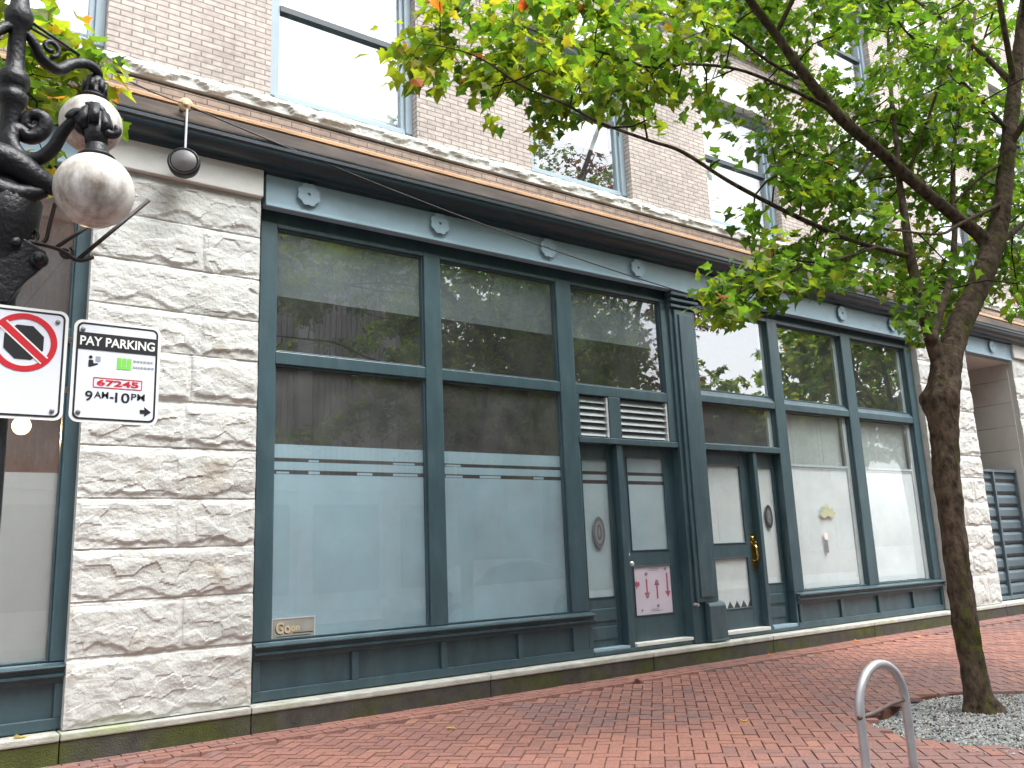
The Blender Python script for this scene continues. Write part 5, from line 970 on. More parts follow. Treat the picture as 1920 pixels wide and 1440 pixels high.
SPRAYS_B = "30,-328,401 48,-330,387 48,-337,389 35,-349,389 42,-334,382 30,-340,385 51,-318,394 47,-326,395 52,-331,380 42,-350,382 55,-356,370 40,-330,394 39,-334,397 33,-358,370 52,-356,365 48,-353,377 34,-329,401 33,-347,376 45,-327,395 40,-311,409 40,-332,387 38,-345,379 60,-344,376 49,-320,387 58,-336,379 44,-351,376 38,-320,372 40,-312,375 40,-340,366 35,-318,376 30,-336,357 32,-320,367 36,-329,356 31,-312,379 31,-339,370 32,-341,365 36,-347,350 37,-328,376 37,-335,372 64,-341,361 42,-318,335 40,-328,327 40,-345,324 15,-355,386 15,-311,411 14,-359,386 20,-310,416 22,-326,362 19,-344,366 19,-355,344 16,-341,369 18,-348,366 -48,-277,418 -175,-216,555 -281,-238,446 -52,-391,362 -218,-248,628 -362,-319,518 -195,-488,411 -387,-254,445 -60,-292,529 -313,-276,331 -318,-313,461 -213,-220,414 -326,-335,669 -218,-298,434 -262,-309,502 -194,-432,589 -283,-401,700 -273,-482,665 -226,-483,550 -335,-422,559 -236,-560,535 -467,-382,473 -295,-248,383 -106,-347,429 -400,-303,524 -442,-351,495 -461,-342,437 -276,-386,387 -163,-407,380 -118,-369,590 -102,-389,677 -70,-448,552 -249,-313,569 -291,-341,395 -220,-439,364 -285,-328,570 -154,-441,370 -344,-239,465 -240,-491,415 -324,-242,590 -303,-552,470 -306,-526,645 -96,-331,533 -188,-362,383 -74,-381,331 -11,-315,437 -99,-441,515 -263,-319,712 -296,-343,631 -121,-403,664 -243,-359,311 -51,-364,587 -363,-512,469 -194,-224,540 -298,-429,569 -274,-502,666 -286,-421,419 -114,-280,505 -419,-475,406 -413,-302,439 -209,-225,621 -72,-453,578 -128,-563,476 -81,-477,466 -231,-354,317 -136,-328,618 -222,-490,633 -364,-496,552 -39,-345,525 -5,-394,479 -303,-456,505 -266,-403,405 -89,-357,505 -142,-545,590 -24,-397,528 -396,-338,598 -222,-564,521 -233,-316,583 -209,-440,688 -108,-296,543 -338,-322,387 -325,-394,435 -326,-389,436 -329,-368,296 -231,-481,388 -352,-291,395 4,-322,500 -101,-431,607 -178,-428,363 -267,-247,428 -50,-350,471 -248,-318,308 -261,-474,325 -13,-395,510 -187,-470,582 -85,-477,402 -45,-422,596 -308,-406,426 -229,-378,283 -63,-349,374 -462,-396,574 -345,-451,532 -209,-405,310 -374,-467,505 -316,-528,616 -89,-379,517 -392,-305,535 -195,-454,636 -322,-455,496 -87,-426,496 -351,-539,475 -354,-269,426 -50,-423,601 -261,-345,644 -128,-497,590 -312,-457,429 -292,-406,335 -349,-292,524 -115,-327,470 -93,-388,526 -305,-404,668 -189,-205,425 -130,-346,531 -387,-426,529 -383,-333,427 -155,-465,462 -421,-277,523 -154,-417,356 -203,-427,657 -257,-380,682 -94,-338,348 -33,-424,604 -35,-421,383 -342,-422,618 -346,-295,489 -282,-541,514 -178,-337,623 -191,-486,693 -286,-494,621 -345,-524,577 -249,-441,703 -206,-435,318 -324,-451,567 -402,-495,466 -285,-426,618 -145,-345,537 -354,-536,540 -287,-554,595 -165,-404,611 -167,-486,553 -234,-513,321 -439,-424,408 -218,-451,327 -24,-430,573 -141,-372,325 -213,-426,648 -85,-282,525 -313,-471,623 -253,-532,647 -217,-484,515 -332,-243,510 -137,-329,369 -444,-391,557 -168,-288,320 -320,-510,501 -223,-390,283 -205,-452,601 -354,-222,503 -351,-538,445 -197,-263,462 -332,-464,441 -110,-422,424 -401,-351,387 -301,-493,350 -332,-407,473 -330,-378,577 -97,-375,545 -154,-320,382 -99,-297,484 -428,-392,606 -136,-433,687 -143,-520,453 -314,-390,622 -135,-472,315 -43,-494,425 -255,-503,421 -69,-368,374 -372,-368,533 -382,-294,575 -41,-459,601 -314,-397,376 -176,-355,704 -100,-404,675 -232,-322,329 -191,-532,458 -131,-395,291 -163,-344,416 -103,-339,540 -193,-338,597 -351,-323,334 0,-455,486 -200,-469,386 -213,-355,693 -222,-200,541 -336,-376,613 -113,-368,487 -381,-485,567 -347,-475,501 -116,-428,502 -23,-356,613 -347,-482,435 -61,-276,568 -32,-392,628 -361,-316,547 -438,-308,510 -177,-300,498 -316,-342,684 -260,-479,495 -279,-355,373 -32,-493,560 -206,-502,624 -193,-498,494 -162,-466,477 -169,-571,479 -316,-325,573 -94,-374,547 -422,-426,442 -220,-445,406 -304,-423,422 -416,-440,516 -408,-371,448 -182,-393,690 -394,-379,419 -56,-474,454 -126,-346,338 -213,-582,447 -374,-428,358 -123,-367,359 -410,-320,441 -268,-427,644 -363,-369,499 -359,-452,339 -393,-357,534 -168,-257,450 -292,-382,292 -154,-464,452 -382,-524,520 -411,-320,550 -238,-424,384 -427,-427,569 -142,-389,622 -84,-385,526 -94,-446,346 -49,-336,495 -130,-511,542 -367,-308,413 -432,-413,503 -338,-525,462 -384,-529,496 -192,-246,451 2,-408,552 -56,-489,463 -232,-224,422 -83,-281,507 -381,-321,521 -162,-359,376 -170,-539,519 -157,-476,466 -366,-495,547 -394,-287,606 -333,-317,395 -126,-439,579 -95,-434,366 -192,-354,278 -162,-385,647 -298,-506,623 -86,-449,398 -437,-401,468 -166,-503,575 -261,-345,607 -68,-428,458 -322,-252,477 -21,-308,427 -230,-475,555 -41,-350,541 -244,-296,465 -342,-370,645 -161,-247,505 -249,-240,395 -265,-310,301 -161,-264,651 -177,-564,586 -196,-433,345 -164,-248,442 -259,-360,390 -427,-290,540 -354,-434,346 -100,-381,614 -218,-522,665 -320,-499,382 -126,-322,532 -36,-480,449 -152,-436,365 -53,-365,367 -82,-516,614 -285,-532,436 -114,-525,448 -283,-485,606 -272,-472,615 -90,-416,509 -307,-428,566 -129,-273,641 -256,-307,612 -208,-468,653 -255,-314,419 -192,-408,316 -202,-296,365 -314,-401,592 -242,-479,411 -394,-394,472 -220,-267,382 -224,-445,413 -91,-428,410 -193,-466,296 -156,-237,419 -55,-337,377 -242,-542,487 -47,-498,555 -309,-328,561 -321,-332,423 -41,-354,613 -201,-298,625 -197,-209,441 -158,-293,444 -336,-255,561 -158,-378,595 -222,-518,631 -185,-364,698 -58,-374,518 -162,-319,480 -421,-484,600 -71,-431,630 -244,-296,567 -271,-254,366 -435,-437,609 -436,-460,479 -175,-491,488 -378,-317,364 -89,-492,476 -231,-387,616 -408,-521,459 -412,-432,496 -205,-313,428 -234,-479,326 -310,-368,652 -255,-313,607 -392,-457,384 -86,-274,457 -139,-557,517 -71,-293,365 -132,-332,343 -148,-346,390 -144,-351,463 -237,-299,512 -283,-219,512 -316,-478,570 -319,-281,409 -188,-277,474 -33,-438,571 -56,-400,362 -317,-453,592 -282,-237,449 -238,-286,653 -473,-347,520 -370,-403,538 -420,-372,520 -94,-531,478 -251,-392,725 -126,-392,336 -164,-261,559 -127,-429,417 -228,-516,404 -93,-350,572 -218,-429,381 -139,-235,471 -238,-499,533 -273,-345,592 -323,-477,467 -192,-518,455 -382,-384,411 -121,-415,596 -77,-477,590 -130,-455,358 -193,-413,388 -343,-400,377 -364,-310,522 -142,-373,657 -358,-309,562 -399,-364,580 -108,-535,553 -194,-410,594 -315,-341,643 -268,-413,647 -215,-313,593 -366,-334,347 -175,-358,298 -173,-485,569 -190,-203,515 -203,-280,556 -398,-381,652 -241,-444,302 -304,-555,508 -168,-395,330 -216,-327,292 -146,-360,345 -167,-329,592 -302,-350,402 -269,-263,332 -174,-352,710 -327,-292,551 -408,-338,433 -265,-383,295 -369,-508,520 -180,-294,634 -415,-505,478 -79,-289,371 -196,-318,542 -116,-298,538 -270,-518,586 -246,-515,526"
SPRAYS_B_SEEN = 52

# ================================================================== THINGS ON AND BEHIND THE SHOPFRONT
def slab(name, m, x0, x1, y0, y1, z0, z1, label, cat, group=None):
    b_ = MB(); b_.box(x0, x1, y0, y1, z0, z1)
    return tag(b_.build(name, m), label, cat, group)
# grey shades half down behind the three left transoms
for (a_, b_), zb, lb in (((2.717, 4.326), 3.93, 'dusty grey shade in the leftmost transom pane'), ((4.527, 6.123), 3.945, 'dusty grey shade in the middle transom pane, orange stain at its top corner'),
                         ((6.354, 7.875), 3.955, 'dusty grey shade in the transom pane beside the column')):
    slab('roller_shade', M['shade'], a_ + .02, b_ - .02, .085, .088, zb, 4.575, lb, 'roller shade', 'grey shades behind the left transoms')
# white lower blinds, vertical slats above them
for (a_, b_), lb in (((10.285, 11.88), 'white lower blind with a small leaf emblem, right shopfront'), ((12.13, 13.72), 'plain white lower blind in the rightmost window')):
    slab('lower_blind', M['blind_white'], a_ + .02, b_ - .115, .10, .104, .78, 2.50, lb, 'blind', 'white lower blinds of the right shop')
    r_ = MB(); r_.box(a_ + .02, b_ - .115, .080, .118, 2.505, 2.54); r_.box(a_ + .02, b_ - .115, .092, .112, 2.47, 2.4995)
    tag(r_.build('blind_rail', M['alu_edge']), 'pale rail on top of the ' + lb[:lb.index('blind') + 5] + (' with the leaf emblem' if 'leaf' in lb else ' in the rightmost window'), 'blind rail', 'blind rails of the right shop')
    v = MB(); x = a_ + .03
    while x < b_ - .16:
        w_ = .074; t = -.22 + ru(-.10, .10)
        v.add([(x, .175, 2.54), (x + w_ * math.cos(t), .175 + w_ * math.sin(t), 2.54), (x + w_ * math.cos(t), .175 + w_ * math.sin(t), 3.29), (x, .175, 3.29)], [(0, 1, 2, 3)])
        x += .092
    tag(v.build('vertical_blind', M['blind_slat'], recalc=False), 'grey green vertical slat blind above the ' + ('blind with the leaf emblem' if 'leaf' in lb else 'rightmost white blind'), 'vertical blind', 'vertical blinds of the right shop')
# curtains in the right door, with pointed lace edge
dc = MB(); dc.box(8.625, 9.30, .145, .148, 1.44, 2.49)
tag(dc.build('door_blind', M['blind_white']), 'white blind in the upper pane of the door with brass handle', 'blind')
dc = MB(); P = [(8.625, 1.265), (8.625, .705)]
n_ = 5
for k in range(n_):
    x = 8.625 + .675 * k / n_; P += [(x + .0675, .612), (x + .135, .705)] if k < n_ else []
P += [(9.30, 1.265)]
dc.prism_y(P, .145, .148)
tag(dc.build('lace_blind', M['blind_white']), 'white blind with pointed lower edge in the bottom door pane', 'blind')
bk = MB(); bk.box(8.6, 9.33, .19, .20, .58, 1.30)
tag(bk.build('door_backing', M['dark_room'], B))

# decals
def oval(x, z, rx, rz, y, t, n=36): return [(x + rx * math.cos(2 * math.pi * k / n), z + rz * math.sin(2 * math.pi * k / n)) for k in range(n)]
for (x, z, rx, rz, y, lb) in ((6.685, 1.63, .092, .185, .116, 'grey oval number sticker on the sidelight left of the column'), (9.825, 1.79, .078, .165, .116, 'dark oval number sticker on the sidelight beside the brass handle')):
    s_ = thing('oval_sticker', lb, 'sticker', (x, y, z), 'oval stickers on the sidelights')
    b_ = MB(); b_.prism_y(oval(x, z, rx, rz, y, 0), y, y + .003); b_.build('disc', M['sticker2'] if x < 8 else M['sticker'], s_)
    b_ = MB()
    for k in range(36):
        t0, t1 = 2 * math.pi * k / 36, 2 * math.pi * (k + 1) / 36
        pr_ = [(x + rx * f * math.cos(t), z + rz * f * math.sin(t)) for f, t in ((.72, t0), (.72, t1), (.92, t1), (.92, t0))]
        b_.prism_y(pr_, y - .001, y - .0001)
    b_.build('ring', M['sticker'] if x < 8 else M['black'], s_)
    text_mesh(s_, 'number', '0' if x < 8 else '8', x - rx * .38, y - .0005, z - rz * .5, rz * 1.0, rx * .76, M['sticker'] if x < 8 else M['sticker2'], .01)

EM = thing('leaf_emblem', 'small sage green leaf emblem on the white blind', 'decal', (11.12, .06, 1.85))
b_ = MB()
for ang, l, ox in ((0, .19, 0), (35, .17, .03), (-35, .17, -.03), (70, .15, .05), (-70, .15, -.05)):
    ca, sa = math.cos(R(ang)), math.sin(R(ang)); P = []
    for k in range(16):
        t = 2 * math.pi * k / 16; u = .038 * math.sin(t) * (1 + .3 * math.cos(t)); v = l * .5 * (1 - math.cos(t))
        P.append((11.12 + ox + u * ca + v * sa, 1.78 - u * sa + v * ca))
    b_.prism_y(P, .0660 - .0004 * abs(ang) / 35, .0695)
b_.build('leaf', M['sage'], EM)
PD = thing('pink_decal', 'faint pink dot over a grey strip below the leaf emblem', 'decal', (11.0, .06, 1.5))
b_ = MB(); b_.prism_y(oval(11.02, 1.50, .05, .055, 0, 0, 20), .066, .0695); b_.build('dot', M['pink'], PD)
b_ = MB(); b_.box(10.99, 11.05, .0665, .0695, 1.26, 1.44); b_.build('strip', M['sticker2'], PD)

PO = thing('poster', 'pale poster with red arrows inside the lower pane of the left door', 'poster', (7.5, .13, .64))
b_ = MB(); b_.box(7.19, 7.825, .126, .1285, .636, 1.218); b_.build('sheet', M['paper'], PO)
b_ = MB()
def arrow(b_, x, z0, z1, y=.1235):
    b_.box(x - .012, x + .012, y, y + .002, min(z0, z1), max(z0, z1)); d = 1 if z1 > z0 else -1
    b_.prism_y([(x - .045, z1), (x + .045, z1), (x, z1 + d * .07)], y, y + .002)
for q in ((7.40, 1.06, .90), (7.57, .82, .98), (7.75, 1.12, .90)):
    b_ = MB(); arrow(b_, *q); b_.build('red_arrow', M['paper_red'], PO)
b_ = MB(); b_.box(7.195, 7.28, .1235, .1255, .985, 1.03); b_.prism_y([(7.22, .95), (7.28, 1.0), (7.22, 1.05)], .1230, .1234); b_.build('red_arrow', M['paper_red'], PO)
for x, z, s_ in ((7.40, 1.12, .02), (7.73, 1.17, .018), (7.57, .74, .016), (7.40, .86, .022), (7.57, 1.02, .022), (7.30, .70, .012)):
    b_ = MB(); b_.prism_y(oval(x, z, s_ * 1.3, s_, 0, 0, 16), .121, .1228); b_.build('grey_mark', M['paper_grey'], PO)
for z in (.680, .698, 1.155, 1.175):
    b_ = MB(); b_.box(7.45, 7.45 + ru(.08, .22), .1235, .1255, z, z + .006); b_.build('grey_mark', M['paper_grey'], PO)

PQ = thing('window_plaque', 'small grey plaque with gold lettering in the lower corner of the left window', 'plaque', (2.95, .04, .76))
b_ = MB(); b_.box(2.742, 3.135, .048, .055, .762, .935); b_.build('plate', M['plaque'], PQ)
b_ = MB()
for q in ((2.735, 3.142, .93, .94), (2.735, 3.142, .757, .764), (2.735, 2.743, .7645, .9295), (3.133, 3.142, .7645, .9295)): b_.box(q[0], q[1], .045, .056, q[2], q[3])
b_.build('rim', M['alu_edge'], PQ)
text_mesh(PQ, 'letter_shadow', 'Go', 2.768, .0477, .797, .10, .135, M['black'], .03, depth=.0005)
text_mesh(PQ, 'gold_letters', 'Go', 2.775, .047, .805, .10, .135, M['gold'], .03)
text_mesh(PQ, 'gold_letters', 'on', 2.915, .047, .820, .045, .08, M['gold'], .02)
b_ = MB(); b_.box(2.93, 3.12, .0465, .048, .80, .808); b_.box(2.78, 3.1, .0465, .048, .778, .783); b_.build('dark_rule', M['black'], PQ)

# pendant bulb in the shop at the left
PB = thing('pendant_bulb', 'glowing round pendant bulb hanging in the shop behind the signs', 'lamp', (.839, 1.5, 2.765))
b_ = MB(); b_.lathe([(0, -.085), (.035, -.078), (.062, -.055), (.078, -.02), (.08, .01), (.068, .045), (.045, .07), (.025, .10), (.02, .12)], (.839, 1.5, 2.775), (0, 0, 1), 24); b_.build('bulb', M['bulb'], PB, smooth=True)
b_ = MB(); b_.lathe([(.024, 0), (.026, .07), (.01, .085)], (.839, 1.5, 2.885), (0, 0, 1), 16); b_.tube([(.839, 1.5, 2.96), (.839, 1.5, 4.87)], .005, 6); b_.build('socket_cord', M['black'], PB)
ld = bpy.data.lights.new('bulb_light', 'POINT'); ld.energy = 22; ld.color = (1, .62, .28); ld.shadow_soft_size = .08
lo = bpy.data.objects.new('bulb_light', ld); COL.objects.link(lo); lo.location = (.839, 1.38, 2.70)

# hanging round lamp on the pier, its cap, the cables
HL = thing('hanging_lamp', 'dark round lamp hanging on a pale rod in front of the stone pier', 'lamp', (1.735, -.38, 4.87))
b_ = MB(); b_.tube([(1.745, -.385, 5.36), (1.742, -.385, 4.98)], .010, 10); b_.build('rod', M['white_rod'], HL)
ax = Vector((-.30, -.95, .06)).normalized()
b_ = MB(); b_.lathe([(.0, -.15), (.05, -.145), (.095, -.115), (.128, -.05), (.136, .012), (.128, .032), (.118, .038), (.114, .028), (.0, .026)], (1.74, -.37, 4.86), ax, 40); b_.build('housing', M['iron'], HL, smooth=True)
b_ = MB(); b_.lathe([(.0, .028), (.113, .029), (.10, .036), (.0, .042)], (1.74, -.37, 4.86), ax, 40); b_.build('lens', M['lens'], HL, smooth=True)
JB = thing('junction_cap', 'round ochre cable cap on the cornice above the stone pier', 'cable cap', (1.745, -.39, 5.40))
b_ = MB(); b_.lathe([(0, -.01), (.055, -.008), (.062, .005), (.06, .025), (.045, .034), (.02, .03), (.018, .04), (0, .042)], (1.735, -.365, 5.405), (-.1, -1, -.15), 28); b_.build('cap', M['cap_wood'], JB, smooth=True)
b_ = MB(); b_.tube([(1.735, -.36, 5.405), (1.735, -.2, 5.43)], .02, 10); b_.build('stub', M['bolt'], JB)
def sag(a_, b_, s_, n=14):
    a_, b_ = Vector(a_), Vector(b_)
    return [a_.lerp(b_, k / n) - Vector((0, 0, s_ * 4 * (k / n) * (1 - k / n))) for k in range(n + 1)]
c_ = MB(); c_.tube(sag((.245, -4.2, 3.40), (1.70, -.40, 5.40), .03), .006, 6); tag(c_.build('cable', M['cable'], smooth=True), 'dark cable running from the street lamp up to the ochre cap', 'cable')
c_ = MB(); c_.tube(sag((1.77, -.40, 5.385), (8.45, -.16, 4.70), .10, 24), .0075, 6); tag(c_.build('cable', M['cable'], smooth=True), 'thin cable slanting across the blue frieze from the ochre cap', 'cable')

# ================================================================== STREET LAMP
LPX, LPY = .20, -4.2
SL = thing('street_lamp', 'ornate black iron street lamp with dirty white globes', 'street lamp', (LPX, LPY, 0))
b_ = MB(); b_.lathe([(.15, 0), (.15, .10), (.13, .12), (.12, .5), (.095, .56), (.09, .62), (.075, .70), (.068, 1.9), (.062, 2.35), (.070, 2.37), (.080, 2.40), (.064, 2.43), (.085, 2.50), (.115, 2.60), (.125, 2.70), (.09, 2.76), (.05, 2.82), (.036, 2.90),
              (.033, 3.05), (.042, 3.07), (.050, 3.09), (.052, 3.115), (.038, 3.125), (.046, 3.14), (.055, 3.165), (.050, 3.195), (.036, 3.21), (.030, 3.24), (.029, 3.38), (.044, 3.40), (.050, 3.44), (.034, 3.47), (.028, 3.52), (.028, 4.0), (.05, 4.02), (.06, 4.06), (.03, 4.10)], (LPX, LPY, 0), (0, 0, 1), 28)
b_.build('pole', M['iron'], SL, smooth=True)
b_ = MB(); b_.lathe([(.0, -.17), (.10, -.15), (.16, -.08), (.18, 0), (.17, .07), (.12, .14), (.06, .18)], (LPX, LPY, 4.27), (0, 0, 1), 28); b_.build('globe', M['globe'], SL, smooth=True)
def scroll(c, r0, r1, a0, a1, plane, n=26):
    """flat spiral about c in the plane spanned by plane and Z, angles in degrees"""
    c = Vector(c); u = Vector(plane).normalized(); out = []
    for k in range(n + 1):
        t = k / n; a_ = R(a0 + (a1 - a0) * t); r_ = r0 + (r1 - r0) * t
        out.append(c + u * r_ * math.cos(a_) + Vector((0, 0, r_ * math.sin(a_))))
    return out
def ease(pts, n=6):
    """smooth curve through the points"""
    P = [Vector(p) for p in pts]; out = []
    for i in range(len(P) - 1):
        p0 = P[max(i - 1, 0)]; p1 = P[i]; p2 = P[i + 1]; p3 = P[min(i + 2, len(P) - 1)]
        for k in range(n):
            t = k / n
            out.append(.5 * ((2 * p1) + (-p0 + p2) * t + (2 * p0 - 5 * p1 + 4 * p2 - p3) * t * t + (-p0 + 3 * p1 - 3 * p2 + p3) * t ** 3))
    out.append(P[-1]); return out
def globe(c, r, sq=1.0):
    b_ = MB(); pr_ = [(r * math.sin(R(a_)), -r * sq * math.cos(R(a_))) for a_ in range(4, 158, 7)]
    b_.lathe(pr_, c, (0, 0, 1), 36); g_ = b_.build('globe', M['globe'], SL, smooth=True)
    b_ = MB(); b_.lathe([(.045, r * .92), (.058, r * .90), (.062, r * .96), (.052, r * 1.03), (.04, r * 1.12), (.036, r * 1.30), (.03, r * 1.36)], c, (0, 0, 1), 24); b_.build('globe_collar', M['iron'], g_, smooth=True)
    return g_
def iron(name, pts, rad, n=10):
    b_ = MB(); b_.tube(pts, rad, n); return b_.build(name, M['iron'], SL, smooth=True)
# upper arm, reaching right and away, with the rear globe
UA = ease([(.20, -4.2, 3.37), (.233, -4.19, 3.374), (.26, -4.18, 3.345), (.286, -4.16, 3.312), (.345, -4.12, 3.305), (.40, -4.09, 3.365), (.456, -4.06, 3.398), (.50, -4.03, 3.39), (.508, -4.01, 3.345)])
b_ = MB(); b_.tube(UA, [.014 + .008 * math.sin(math.pi * k / (len(UA) - 1)) for k in range(len(UA))], 10)
b_.tube(scroll((.312, -4.16, 3.365), .036, .010, -80, 320, (1, .3, 0)), .010, 8); b_.tube([(.23, -4.2, 3.43), (.42, -4.09, 3.41)], .006, 6)
b_.lathe([(.02, .05), (.034, .03), (.04, 0), (.036, -.03), (.045, -.045), (.03, -.06)], (.495, -4.005, 3.345), (0, 0, 1), 20)
for k in range(6):
    t = k * math.pi / 3; b_.obox((.495 + .036 * math.cos(t), -4.005 + .036 * math.sin(t), 3.33), (.010, 0, 0), (0, .010, 0), (0, 0, .026))
b_.build('lamp_arm', M['iron'], SL, smooth=True)
globe((.490, -4.0, 3.172), .117)
# lower arm, reaching right and forward, with the near globe
LA = ease([(.283, -4.22, 3.010), (.268, -4.22, 2.990), (.248, -4.22, 3.000), (.252, -4.22, 3.032), (.278, -4.225, 3.045), (.306, -4.23, 3.030), (.300, -4.225, 2.985), (.262, -4.22, 2.955), (.218, -4.22, 2.972), (.204, -4.23, 2.920), (.236, -4.25, 2.862), (.287, -4.28, 2.850), (.328, -4.31, 2.888), (.354, -4.34, 2.945), (.384, -4.37, 2.985), (.42, -4.40, 2.995), (.448, -4.42, 2.965)])
b_ = MB(); b_.tube(LA, [.013 + .015 * math.sin(math.pi * min(1, k / (len(LA) - 1) * 1.0)) for k in range(len(LA))], 12)
for cc, r0_, a0_, a1_ in (((.400, -4.39, 2.985), .034, 180, -90), ((.440, -4.42, 2.995), .042, 130, -100), ((.462, -4.43, 2.935), .034, 150, 470), ((.500, -4.45, 2.945), .026, 200, 430)):
    b_.tube(scroll(cc, r0_, r0_ * .35, a0_, a1_, (1, -.4, 0), 16), [.018 - .0005 * k for k in range(17)], 8)
for k in range(7):                                    # cast leaves round the holder
    t = k * 2 * math.pi / 7
    b_.obox((.445 + .040 * math.cos(t), -4.41 + .040 * math.sin(t), 2.965 + .012 * (k % 3)), (.015 * math.cos(t), .015 * math.sin(t), .012), (-.016 * math.sin(t), .016 * math.cos(t), 0), (.01 * math.cos(t), .01 * math.sin(t), -.032))
b_.tube([(.445, -4.41, 3.0), (.455, -4.42, 2.86)], [.045, .034], 14)
b_.build('lamp_arm', M['iron'], SL, smooth=True)
globe((.455, -4.42, 2.713), .131)
# hidden far arms of the lamp (left side, outside the picture)
UA2 = [Vector((2 * LPX - p.x, 2 * LPY - p.y, p.z)) for p in UA]
iron('lamp_arm', UA2, .02); globe((-.09, -4.4, 3.172), .117)
# basket bracket: scrolls and rods below the globes
BR = thing('basket_bracket', 'rusty wrought iron basket bracket with scrolls and rods under the lamp globe', 'bracket', (LPX, -4.25, 2.5))
for pts_, r_ in ((ease([(.14, -4.22, 2.60), (.24, -4.25, 2.556), (.37, -4.25, 2.540), (.44, -4.25, 2.508), (.49, -4.25, 2.53)]), .008),
                 (scroll((.284, -4.25, 2.577), .030, .010, -90, 330, (1, 0, 0)), .006),
                 (ease([(.354, -4.27, 2.70), (.342, -4.26, 2.62), (.333, -4.25, 2.562), (.30, -4.25, 2.545)]), .007),
                 (scroll((.40, -4.25, 2.53), .026, .008, 60, -320, (1, 0, 0)), .006)):
    b_ = MB(); b_.tube(pts_, r_, 8); b_.build('scroll', M['rust_iron'], BR, smooth=True)
for p0_, p1_, r_ in (((.366, -4.25, 2.541), (.476, -4.25, 2.652), .007), ((.437, -4.25, 2.507), (.670, -4.25, 2.790), .0075)):
    b_ = MB(); b_.tube([p0_, p1_], r_, 8); b_.build('rod', M['rust_iron'], BR, smooth=True)
b_ = MB(); P = [(.12, 2.60), (.20, 2.575), (.28, 2.545), (.335, 2.515), (.345, 2.475), (.315, 2.435), (.285, 2.40), (.258, 2.36), (.235, 2.31), (.12, 2.31)]
b_.prism_y(P, -4.275, -4.235)
b_.lathe([(0, 0), (.030, 0), (.030, .012), (.018, .018), (.016, .03), (0, .034)], (.315, -4.275, 2.478), (0, -1, 0), 20)
b_.lathe([(0, 0), (.02, 0), (.018, .014), (0, .018)], (.24, -4.275, 2.53), (0, -1, 0), 16)
b_.build('corbel', M['iron'], BR, bevel=.006)
b_ = MB(); b_.tube(ease([(.10, -4.27, 2.84), (.20, -4.28, 2.82), (.30, -4.28, 2.77), (.36, -4.29, 2.74)]), [.05, .055, .045, .02], 12)
b_.tube(ease([(.12, -4.28, 2.72), (.22, -4.28, 2.70), (.32, -4.28, 2.735)]), [.05, .045, .02], 12)
b_.lathe([(0, -.05), (.045, -.03), (.055, 0), (.04, .035), (0, .05)], (.20, -4.27, 2.63), (0, -1, 0), 20)
b_.build('crossbar', M['iron'], BR, smooth=True)

# ================================================================== SIGNS
def rrect(x0, x1, z0, z1, r, n=6):
    P = []
    for cx, cz, a0 in ((x1 - r, z1 - r, 0), (x0 + r, z1 - r, 90), (x0 + r, z0 + r, 180), (x1 - r, z0 + r, 270)):
        for k in range(n + 1): t = R(a0 + 90 * k / n); P.append((cx + r * math.cos(t), cz + r * math.sin(t)))
    return P
SY = -4.285
def sign_panel(S, x0, x1, z0, z1):
    b_ = MB(); b_.prism_y(rrect(x0, x1, z0, z1, .028), SY, SY + .003); b_.build('panel', M['sign_edge'], S)
    b_ = MB(); b_.prism_y(rrect(x0 + .011, x1 - .011, z0 + .011, z1 - .011, .020), SY - .0008, SY - .0002); b_.build('face', M['sign_white'], S)
    b_ = MB(); ring_mesh(b_, rrect(x0 + .010, x1 - .010, z0 + .010, z1 - .010, .021), rrect(x0 + .0165, x1 - .0165, z0 + .0165, z1 - .0165, .016), SY - .0016, SY - .0008); b_.build('border', M['black'], S)
    b_ = MB(); b_.box((x0 + x1) / 2 - .02, (x0 + x1) / 2 + .02, SY + .0031, SY + .03, z0 + .03, z1 - .03); b_.build('backing_rail', M['bolt'], S)
def bolts(S, pts):
    for x, z in pts:
        b_ = MB(); b_.lathe([(0, 0), (.008, 0), (.008, .003), (.005, .006), (0, .007)], (x, SY - .001, z), (0, -1, 0), 10); b_.build('bolt', M['bolt'], S)
x0, x1, z0, z1 = .438, .728, 1.914, 2.281
S1 = thing('parking_sign', 'white pay parking sign with black title band and an arrow', 'sign', ((x0 + x1) / 2, SY, z0))
sign_panel(S1, x0, x1, z0, z1)
b_ = MB(); b_.box(x0 + .0165, x1 - .0165, SY - .0024, SY - .0017, z1 - .107, z1 - .046); b_.build('title_band', M['black'], S1)
text_mesh(S1, 'title', 'PAY PARKING', x0 + .021, SY - .0025, z1 - .093, .034, x1 - x0 - .042, M['sign_edge'], .022)
b_ = MB(); xx, zz = x0 + .062, z1 - .150
b_.prism_y(oval(xx - .004, zz + .016, .006, .006, 0, 0, 14), SY - .002, SY - .001); b_.prism_y([(xx - .010, zz + .006), (xx + .004, zz + .006), (xx + .006, zz - .006), (xx + .020, zz - .004), (xx + .020, zz - .009), (xx + .004, zz - .016), (xx - .010, zz - .020)], SY - .002, SY - .001)
b_.build('person_symbol', M['black'], S1)
b_ = MB(); b_.box(xx + .012, xx + .028, SY - .0018, SY - .001, zz + .002, zz + .020); b_.build('meter_symbol', M['grey_print'], S1)
gx = x0 + .144
b_ = MB()
for k in range(3): b_.box(gx + k * .0165, gx + k * .0165 + .0145, SY - .002, SY - .001, z1 - .170, z1 - .128)
b_.box(gx, gx + .0475, SY - .0019, SY - .0011, z1 - .167, z1 - .160)
b_.build('green_logo', M['green'], S1)
b_ = MB()
for zz_, l_ in ((z1 - .140, .066), (z1 - .162, .066)):
    x = gx + .054
    while x < gx + .054 + l_:
        w_ = ru(.005, .011); b_.box(x, x + w_, SY - .0018, SY - .001, zz_, zz_ + .008); x += w_ + .0025
